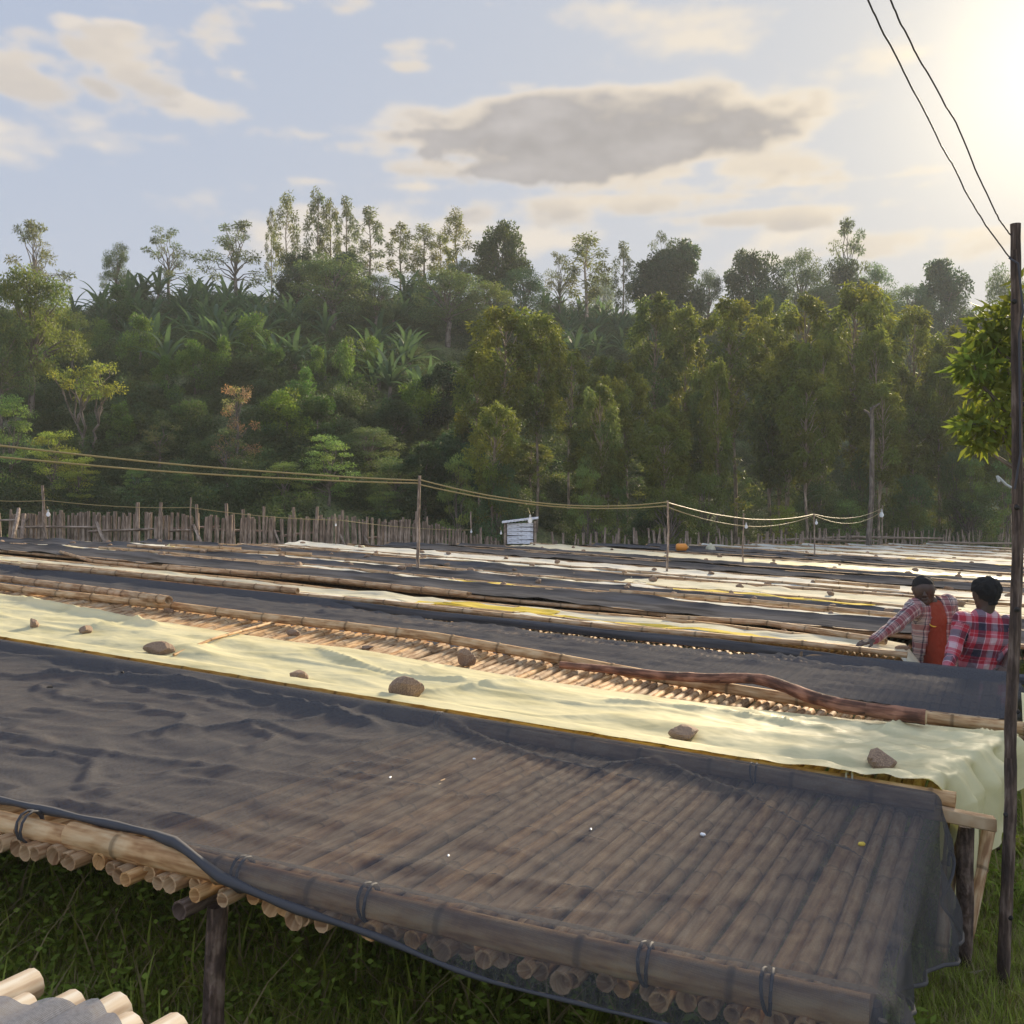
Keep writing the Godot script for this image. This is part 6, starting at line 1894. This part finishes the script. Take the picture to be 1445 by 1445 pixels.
func people() -> void:
	M.skin = material(lin(0.062, 0.036, 0.025), 0.45)
	M.eye = material(lin(0.35, 0.33, 0.3), 0.3)
	M.hair = material(lin(0.010, 0.009, 0.009), 0.9)
	M.hair.normal_enabled = true
	M.hair.normal_texture = normal_tex(256, 0.15, 3, 10.0, 61)
	M.hair.uv1_scale = Vector3(8, 8, 1)
	M.trousers = material(lin(0.03, 0.032, 0.045), 0.9)
	M.shoe = material(lin(0.02, 0.018, 0.016), 0.7)
	M.tee = material(lin(0.26, 0.045, 0.018), 0.9)
	M.print = material(lin(0.75, 0.55, 0.06), 0.8)
	var cream := lin(0.52, 0.45, 0.40); var maroon := lin(0.20, 0.028, 0.035); var navy := lin(0.018, 0.018, 0.035)
	M.plaid_a = material(lin(1, 1, 1), 0.92)
	M.plaid_a.albedo_texture = plaid(cream, [[0.0, 0.30, maroon, 0.85], [0.33, 0.38, navy, 0.9], [0.42, 0.45, navy, 0.8], [0.62, 0.66, navy, 0.85], [0.72, 0.92, maroon, 0.55], [0.80, 0.83, navy, 0.9]])
	M.plaid_a.uv1_scale = Vector3(6.2, 6.2, 1)
	var red := lin(0.40, 0.022, 0.04); var white := lin(0.62, 0.60, 0.62)
	M.plaid_b = material(lin(1, 1, 1), 0.92)
	M.plaid_b.albedo_texture = plaid(red, [[0.0, 0.26, navy, 0.97], [0.26, 0.29, white, 0.8], [0.50, 0.75, white, 0.8], [0.52, 0.545, red, 0.5], [0.75, 0.77, red, 0.7], [0.86, 0.885, white, 0.6]])
	M.plaid_b.uv1_scale = Vector3(4.6, 4.6, 1)
	for m in [M.plaid_a, M.plaid_b, M.tee]:
		m.normal_enabled = true
		m.normal_texture = normal_tex(256, 0.012, 4, 6.0, 71)
		m.normal_scale = 0.5

	# ---------------- the man who reaches over the bed
	var gA := on_ground(3.70, 9.02)
	var A := thing("person", "man reaching over the bed in open maroon plaid shirt and rust-red T-shirt", "person", gA)
	var hip := px(1321, 938, 9.05); var chest := px(1316, 872, 8.98); var neck := px(1314, 849, 8.93)
	var shR := px(1291, 857, 8.86); var shL := px(1337, 851, 9.0)
	var elR := px(1264, 882, 8.70); var wrR := px(1232, 903, 8.52)
	var elL := px(1349, 882, 9.08); var wrL := px(1345, 922, 8.98)
	var head := px(1303.5, 833, 8.88)
	var skin := MB.new()
	var hw := 0.095
	var kneeR := Vector3(gA.x - 0.10, gA.y + 0.50, gA.z + 0.03); var kneeL := Vector3(gA.x + 0.12, gA.y + 0.50, gA.z + 0.03)
	var ankR := Vector3(gA.x - 0.12, gA.y + 0.09, gA.z); var ankL := Vector3(gA.x + 0.15, gA.y + 0.09, gA.z - 0.04)
	var hipR := hip + Vector3(-hw, -0.02, 0); var hipL := hip + Vector3(hw, -0.02, 0)
	body_net(skin, [[hip, chest, 0.085, 0.085], [chest, neck, 0.08, 0.055], [chest + (shR - chest) * 0.4, shR, 0.055, 0.045], [chest + (shL - chest) * 0.4, shL, 0.055, 0.045], [shR, elR, 0.045, 0.036], [elR, wrR, 0.036, 0.026], [shL, elL, 0.045, 0.036], [elL, wrL, 0.036, 0.026],
		[hipR, kneeR, 0.075, 0.05], [kneeR, ankR, 0.05, 0.035], [hipL, kneeL, 0.075, 0.05], [kneeL, ankL, 0.05, 0.035]], 0.016, 0.05, no_uv)
	make_head(skin, A, head, head_frame(-0.32, 0.14, 0.10), neck + Vector3(0, -0.02, 0), false, M.hair)
	body_net(skin, hand_bones(wrR, px(1206, 910, 8.48) - wrR, Vector3(0.1, 1, 0.15), Vector3(0.2, 0, 1), 0.25), 0.0035, 0.008, no_uv)
	body_net(skin, hand_bones(wrL, Vector3(-0.1, -1, 0.25), Vector3(1, 0, 0.2), Vector3(0, 0, 1), 0.5), 0.0035, 0.008, no_uv)
	obj("body", finish(skin, A), M.skin, A)
	var lat := (shL - shR).normalized()
	var torso_uv := func(p: Vector3) -> Vector2: return Vector2((p - hip).dot(lat), p.y - hip.y)
	var tee := MB.new()
	var off := lat * 0.055
	body_net(tee, [[hip - off + Vector3(0, -0.06, 0), chest - off, 0.115, 0.115], [hip + off + Vector3(0, -0.06, 0), chest + off, 0.115, 0.115], [chest - off, neck - off * 0.6 + Vector3(0, -0.055, 0), 0.112, 0.075], [chest + off, neck + off * 0.6 + Vector3(0, -0.055, 0), 0.112, 0.075], [chest, shR, 0.10, 0.055], [chest, shL, 0.10, 0.055]], 0.011, 0.05, torso_uv, null, 0.006)
	var tshirt := obj("t_shirt", finish(tee, A), M.tee, A)
	var arm_uv := func(p: Vector3) -> Vector2:
		for e in [[shR, elR], [elR, wrR], [shL, elL], [elL, wrL]]:
			var ab: Vector3 = e[1] - e[0]
			var t: float = (p - e[0]).dot(ab) / ab.length_squared()
			if t > 0.12 and (p - e[0] - ab * t).length() < 0.085:
				var pr := ab.cross(Vector3.BACK).normalized()
				return Vector2((p - e[0]).dot(pr), t * ab.length() + 0.2)
		return torso_uv.call(p)
	var shirt := MB.new()
	var open_ := func(p: Vector3) -> float:
		# the open front: widest at the belly, closed round the neck behind
		var q := p - chest
		var u := q.dot(lat) + 0.045
		var gap := 0.078 + 0.03 * clampf(-q.y / 0.35, -0.3, 1.0)
		return minf(minf(gap - absf(u), q.z + 0.02), 0.30 + q.y + 0.4)
	body_net(shirt, [[hip - off * 1.3 + Vector3(0, -0.10, 0), chest - off * 1.1, 0.138, 0.128], [hip + off * 1.3 + Vector3(0, -0.10, 0), chest + off * 1.1, 0.138, 0.128], [chest - off, neck - off * 0.8 + Vector3(0, -0.04, -0.01), 0.124, 0.080], [chest + off, neck + off * 0.8 + Vector3(0, -0.04, -0.01), 0.124, 0.080],
		[chest + (shR - chest) * 0.3, shR, 0.10, 0.074], [chest + (shL - chest) * 0.3, shL, 0.10, 0.074], [shR, elR, 0.072, 0.058], [elR, wrR - (wrR - elR) * 0.04, 0.056, 0.040], [shL, elL, 0.072, 0.058], [elL, wrL - (wrL - elL) * 0.04, 0.056, 0.042],
		[neck + Vector3(-0.05, -0.01, -0.02), neck + Vector3(0.05, -0.01, -0.02), 0.045, 0.045]], 0.011, 0.04, arm_uv, open_, 0.008)
	obj("plaid_shirt", finish(shirt, A), M.plaid_a, A)
	# printed yellow crescent with a leaf
	var pb := MB.new()
	var fz := chest + Vector3(-0.035, -0.03, 0.0)
	var ring := PackedVector3Array(); var rr := PackedFloat32Array()
	for i in 13:
		var a := lerpf(-2.7, -0.1, i / 12.0)
		ring.append(fz + lat * cos(a) * 0.062 + Vector3(0, sin(a) * 0.05 + 0.02, 0) + Vector3(0, 0, 0.132 - 0.22 * pow(cos(a) * 0.062, 2.0) * 10.0)); rr.append(0.006 * sin(PI * (i + 0.6) / 13.2) + 0.0015)
	pb.tube(ring, rr, 6)
	pb.face(fz + Vector3(-0.025, -0.008, 0.133), fz + Vector3(0.0, 0.008, 0.134), fz + Vector3(0.022, 0.004, 0.133), fz + Vector3(0.0, -0.012, 0.134))
	obj("shirt_print", finish(pb, A), M.print, tshirt)
	var tr := MB.new()
	body_net(tr, [[hip - Vector3(0.05, 0.03, 0), hip + Vector3(0.05, -0.03, 0), 0.115, 0.115], [hipR, kneeR, 0.092, 0.07], [kneeR, ankR, 0.07, 0.062], [hipL, kneeL, 0.092, 0.07], [kneeL, ankL, 0.07, 0.062]], 0.018, 0.05, no_uv)
	obj("trousers", finish(tr, A), M.trousers, A)
	for an in [ankR, ankL]:
		var sb := MB.new()
		body_net(sb, [[an + Vector3(0, -0.05, -0.03), an + Vector3(0, -0.055, 0.15), 0.045, 0.035]], 0.012, 0.02, no_uv)
		obj("shoe", finish(sb, A), M.shoe, A)

	# ---------------- the man seen from behind
	var gB := on_ground(3.93, 8.52)
	var P := thing("person", "man seen from behind in a red, navy and white checked shirt beside the tall pole", "person", gB)
	hip = px(1386, 962, 8.52); chest = px(1388, 898, 8.47); neck = px(1390, 865, 8.46)
	var shl := px(1358, 876, 8.44); var shr := px(1422, 881, 8.48)
	var ell := px(1346, 916, 8.38); var wrl := px(1334, 950, 8.25)
	var elr := px(1428, 918, 8.42); var wrr := px(1417, 944, 8.22)
	head = px(1390.5, 840, 8.47)
	skin = MB.new()
	hipR = hip + Vector3(hw, -0.02, 0); hipL = hip + Vector3(-hw, -0.02, 0)
	kneeR = Vector3(gB.x + 0.10, gB.y + 0.48, gB.z - 0.03); kneeL = Vector3(gB.x - 0.11, gB.y + 0.48, gB.z - 0.03)
	ankR = Vector3(gB.x + 0.11, gB.y + 0.09, gB.z); ankL = Vector3(gB.x - 0.12, gB.y + 0.09, gB.z)
	body_net(skin, [[hip, chest, 0.085, 0.085], [chest, neck, 0.08, 0.055], [chest + (shr - chest) * 0.4, shr, 0.055, 0.045], [chest + (shl - chest) * 0.4, shl, 0.055, 0.045], [shl, ell, 0.045, 0.036], [ell, wrl, 0.036, 0.026], [shr, elr, 0.045, 0.038], [elr, wrr, 0.040, 0.028],
		[hipR, kneeR, 0.075, 0.05], [kneeR, ankR, 0.05, 0.035], [hipL, kneeL, 0.075, 0.05], [kneeL, ankL, 0.05, 0.035]], 0.016, 0.05, no_uv)
	make_head(skin, P, head, head_frame(PI + 0.45, 0.12, 0.0), neck + Vector3(0, -0.02, 0.0), true, M.hair)
	body_net(skin, hand_bones(wrl, px(1326, 962, 8.14) - wrl, Vector3(-0.3, 1, 0.2), Vector3(1, 0.2, -0.5), 0.4), 0.0035, 0.008, no_uv)
	body_net(skin, hand_bones(wrr, px(1413, 953, 8.10) - wrr, Vector3(0.3, 1, 0.2), Vector3(-1, 0.2, -0.5), 0.4), 0.0035, 0.008, no_uv)
	obj("body", finish(skin, P), M.skin, P)
	lat = (shr - shl).normalized()
	off = lat * 0.06
	var torso2 := func(p: Vector3) -> Vector2: return Vector2((p - hip).dot(lat) - (p.y - hip.y) * 0.12, p.y - hip.y + (p - hip).dot(lat) * 0.08)
	var uv2 := func(p: Vector3) -> Vector2:
		for e in [[shl, ell], [ell, wrl], [shr, elr], [elr, wrr]]:
			var ab: Vector3 = e[1] - e[0]
			var t: float = (p - e[0]).dot(ab) / ab.length_squared()
			if t > 0.15 and (p - e[0] - ab * t).length() < 0.08:
				var pr := ab.cross(Vector3.BACK).normalized()
				return Vector2((p - e[0]).dot(pr) + 0.1, t * ab.length() + 0.12)
		return torso2.call(p)
	shirt = MB.new()
	body_net(shirt, [[hip - off * 1.1 + Vector3(0, -0.12, 0), chest - off * 1.15, 0.13, 0.125], [hip + off * 1.1 + Vector3(0, -0.12, 0), chest + off * 1.15, 0.13, 0.125], [chest - off, neck - off * 0.7 + Vector3(0, -0.06, 0), 0.12, 0.085], [chest + off, neck + off * 0.7 + Vector3(0, -0.06, 0), 0.12, 0.085],
		[chest + (shl - chest) * 0.3, shl, 0.10, 0.072], [chest + (shr - chest) * 0.3, shr, 0.10, 0.072], [shl, ell, 0.070, 0.056], [ell, wrl - (wrl - ell) * 0.05, 0.055, 0.042], [shr, elr, 0.070, 0.060],
		[neck + Vector3(-0.045, -0.012, 0.0), neck + Vector3(0.045, -0.012, 0.0), 0.045, 0.045]], 0.011, 0.04, uv2, null, 0.009)
	obj("checked_shirt", finish(shirt, P), M.plaid_b, P)
	tr = MB.new()
	body_net(tr, [[hip - Vector3(0.05, 0.03, 0), hip + Vector3(0.05, -0.03, 0), 0.115, 0.115], [hipR, kneeR, 0.092, 0.07], [kneeR, ankR, 0.07, 0.062], [hipL, kneeL, 0.092, 0.07], [kneeL, ankL, 0.07, 0.062]], 0.018, 0.05, no_uv)
	obj("trousers", finish(tr, P), M.trousers, P)
	for an in [ankR, ankL]:
		var sb := MB.new()
		body_net(sb, [[an + Vector3(0, -0.05, 0.03), an + Vector3(0, -0.055, -0.15), 0.045, 0.035]], 0.012, 0.02, no_uv)
		obj("shoe", finish(sb, P), M.shoe, P)

# ------------------------------------------------------------------ grass
func grass() -> void:
	var r := RandomNumberGenerator.new(); r.seed = 15
	var kinds: Array = []
	for k in 4:
		var b := MB.new()
		var n: int = [16, 14, 12, 7][k]
		for i in n:
			var a := r.randf() * TAU
			var h: float = r.randf_range(0.07, 0.18) * [0.8, 1.0, 0.6, 1.9][k]
			var lean := r.randf_range(0.2, 1.0)
			var dir := Vector3(cos(a), 0, sin(a)); var side := Vector3(-sin(a), 0, cos(a))
			var w := r.randf_range(0.0030, 0.006) * (1.0 if k < 3 else 1.7)
			var o := Vector3(r.randf_range(-0.05, 0.05), 0, r.randf_range(-0.05, 0.05))
			var g := r.randf_range(0.65, 1.3)
			var dry := r.randf() < (0.16 if k != 2 else 0.5)
			var col := Color(0.29 * g, 0.35 * g, 0.06 * g) if not dry else Color(0.34 * g, 0.28 * g, 0.14 * g)
			var last: Array = []
			for j in 4:
				var t := j / 3.0
				var p := o + Vector3(0, h * t * (1.0 - 0.35 * lean * t), 0) + dir * h * lean * t * t
				var ww := w * (1.0 - t * 0.92)
				var nn := (dir * -0.5 + Vector3.UP * 0.6).normalized()
				var row := [b.vert(p - side * ww, nn, Vector2(0, t), col), b.vert(p + side * ww, nn, Vector2(1, t), col)]
				if last.size(): b.quad(last[0], last[1], row[1], row[0])
				last = row
		kinds.append(b.mesh())
	# broad-leaved weeds
	for k in 2:
		var b := MB.new()
		for i in 14:
			var a := r.randf() * TAU
			var p := Vector3(cos(a), 0, sin(a)) * r.randf_range(0.0, 0.07) + Vector3(0, r.randf_range(0.02, 0.12 + 0.06 * k), 0)
			var g := r.randf_range(0.7, 1.3)
			one_leaf(b, p, Vector3(cos(a), r.randf_range(-0.1, 0.6), sin(a)).normalized(), r.randf_range(0.022, 0.05), r.randf_range(0.012, 0.022), Color(0.22 * g, 0.31 * g, 0.05 * g), r)
		kinds.append(b.mesh())
	var xf: Array = [[], [], [], [], [], []]
	for i in 92000:
		var d := 1.6 + 7.0 * pow(r.randf(), 0.8)
		var x := r.randf_range(-0.62, 0.72) * d
		if i > 74000:
			# the open ground right of the beds
			var gp := sw(r.randf_range(0.1, 4.5), r.randf_range(5.0, 17.0))
			x = gp.x; d = -gp.z
		var patch := noise.get_noise_2d(x * 60.0, d * 60.0)
		var k := 0
		var q := r.randf()
		if q < 0.45: k = 0
		elif q < 0.74: k = 1
		elif q < 0.85: k = 2
		elif q < 0.89: k = 3
		elif q < 0.955: k = 4
		else: k = 5
		if x > 1.4 and d < 4.9 and patch > -0.15 and (k > 2 or r.randf() < 0.45): k = 2
		var s := r.randf_range(0.6, 1.25) * (0.6 if x > 1.4 and d < 4.7 else 1.0)
		xf[k].append(Transform3D(Basis(Vector3.UP, r.randf() * 6.3) * Basis.from_scale(Vector3(s, s, s)), on_ground(x, d) - Vector3(0, 0.005, 0)))
	var names := ["short green grass growing round and under the beds", "longer bending grass among the short blades", "dry straw-coloured grass on trodden ground", "tall single grass blades standing out at the left", "broad-leaved weeds among the grass", "taller leafy weeds among the grass"]
	for k in 6:
		scatter("grass" if k < 4 else "weeds", kinds[k], M.grass, xf[k], names[k], "grass" if k < 4 else "weeds")
	# a few dead leaves and straws on the trodden ground
	for e in [[1364, 1372, "pale dead leaf at the foot of the tall pole"], [1305, 1303, "tan dead leaf on the trodden grass near the bed legs"], [1350, 1330, "grey dead leaf right of the leaning bamboo braces"]]:
		var b := MB.new()
		one_leaf(b, Vector3.ZERO, Vector3(1, 0.25, 0.3).normalized(), 0.07, 0.028, Color(0.42, 0.36, 0.27), r)
		var o := obj("dead_leaf", b.mesh(), M.grass)
		var u: float = (e[0] - 722.5) / FOCAL
		var d := 4.2
		for i in 20: d = (EYE - ground_y(u * d, -d) - 0.03) / ((e[1] - 722.5) / FOCAL)
		o.position = on_ground(u * d, d) + Vector3(0, 0.03, 0)
		tag(o, e[2], "leaf")

func corner_bed() -> void:
	# bed at the lower left corner: pale slat ends and a grey net
	var w1 := func(s: float) -> float: return 1.73 + 0.05 * (s + 1.8)
	var root := bed_root("bed cut off at the lower left corner, thick pale bamboo slats with rounded ends", -2.6, 1.0)
	var r := RandomNumberGenerator.new(); r.seed = 8
	var s := -1.62
	var k := 0
	while s > -3.6:
		var fat := r.randf_range(0.95, 1.12)
		var wb := float(w1.call(s)) + r.randf_range(-0.05, 0.05)
		if k == 0: wb -= 0.06
		var pa := sw(s - 0.02, 0.35, top_y(s, 1.0) - 0.125)
		var pb := sw(s, wb, top_y(s, wb) - 0.125 + r.randf_range(-0.006, 0.006))
		var o := part("slat", bamboo(pa.distance_to(pb), 0.041 * fat, 0.039 * fat, 0.5, 12, 800 + k, 0.004), M.palebamboo, root)
		lay(o, pa - root.position, pb - root.position)
		s -= 0.092 * r.randf_range(0.94, 1.06)
		k += 1
	for e in [[-1.9, 1.55, 0], [-1.9, 0.5, 1], [-3.3, 1.6, 2], [-3.3, 0.5, 3]]: put_leg(root, e[0], e[1], -0.2, 1.0, e[2])
	for w in [0.5, 1.5]:
		var o := part("crossbar", bamboo(2.0, 0.03, 0.028, 0.4, 8, 88), M.bark, root)
		lay(o, sw(-3.6, w, top_y(-3.6, w) - 0.172) - root.position, sw(-1.62, w, top_y(-1.62, w) - 0.172) - root.position)
	var at := func(u: float, v: float) -> Array:
		var ss := lerpf(-3.7, -1.52, u)
		var edge := float(w1.call(ss)) - lerp_list(ss, [-3.7, -2.45, -2.25, -2.05, -1.9, -1.7, -1.5], [0.10, 0.09, 0.10, 0.09, 0.02, 0.10, 0.2]) + 0.02 * noise.get_noise_2d(ss * 200.0, 4.0)
		var w := lerpf(0.35, edge, v)
		var hill := pow(absf(cos(PI * (ss + 1.62) / 0.092)), 0.7)
		var y := top_y(ss, w) - 0.125 + 0.047 - 0.022 * (1.0 - hill) + 0.012 * noise.get_noise_2d(ss * 80.0, w * 80.0)
		return [sw(ss, w, y), Vector2(ss, w)]
	tag(obj("shade_net", sheet(150, 24, at).mesh(), M.greynet), "blue-grey net over the pale slats at the lower left corner", "net")

func _ready() -> void:
	rng.seed = 2024
	noise.seed = 3; noise.frequency = 0.01; noise.fractal_octaves = 3
	ridged.seed = 8; ridged.frequency = 0.012; ridged.fractal_octaves = 2
	# camera
	var cam := Camera3D.new()
	cam.name = "camera"
	cam.fov = 2.0 * rad_to_deg(atan(722.5 / FOCAL))
	cam.near = 0.05
	cam.far = 2000.0
	cam.position = Vector3(0, EYE, 0)
	add_child(cam)
	cam.current = true
	# sky
	var env := Environment.new()
	env.background_mode = Environment.BG_SKY
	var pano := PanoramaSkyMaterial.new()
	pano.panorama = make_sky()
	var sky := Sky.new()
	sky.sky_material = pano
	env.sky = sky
	env.tonemap_mode = Environment.TONE_MAPPER_LINEAR
	env.tonemap_exposure = 2.85
	env.sdfgi_enabled = true
	env.ssao_enabled = true
	env.ssil_enabled = true
	env.fog_enabled = true
	env.fog_density = 0.0009
	env.fog_light_color = Color(0.86, 0.87, 0.86)
	var we := WorldEnvironment.new()
	we.name = "world"
	we.environment = env
	add_child(we)
	# low sun behind thin cloud, right of the picture
	var sun := DirectionalLight3D.new()
	sun.name = "sun"
	sun.light_color = Color(1.0, 0.92, 0.79)
	sun.light_energy = 1.1
	sun.light_angular_distance = 6.0
	sun.shadow_enabled = true
	add_child(sun)
	sun.look_at_from_position(direction(SUN_AZ, SUN_EL) * 50.0, Vector3.ZERO)
	make_materials()
	var clock := Time.get_ticks_msec()
	make_ground()
	print("ground ", Time.get_ticks_msec() - clock)
	near_beds()
	print("beds ", Time.get_ticks_msec() - clock)
	far_beds()
	corner_bed()
	print("far ", Time.get_ticks_msec() - clock)
	posts_and_wires()
	fences()
	shed()
	trees()
	print("trees ", Time.get_ticks_msec() - clock)
	people()
	print("people ", Time.get_ticks_msec() - clock)
	grass()
	print("grass ", Time.get_ticks_msec() - clock)
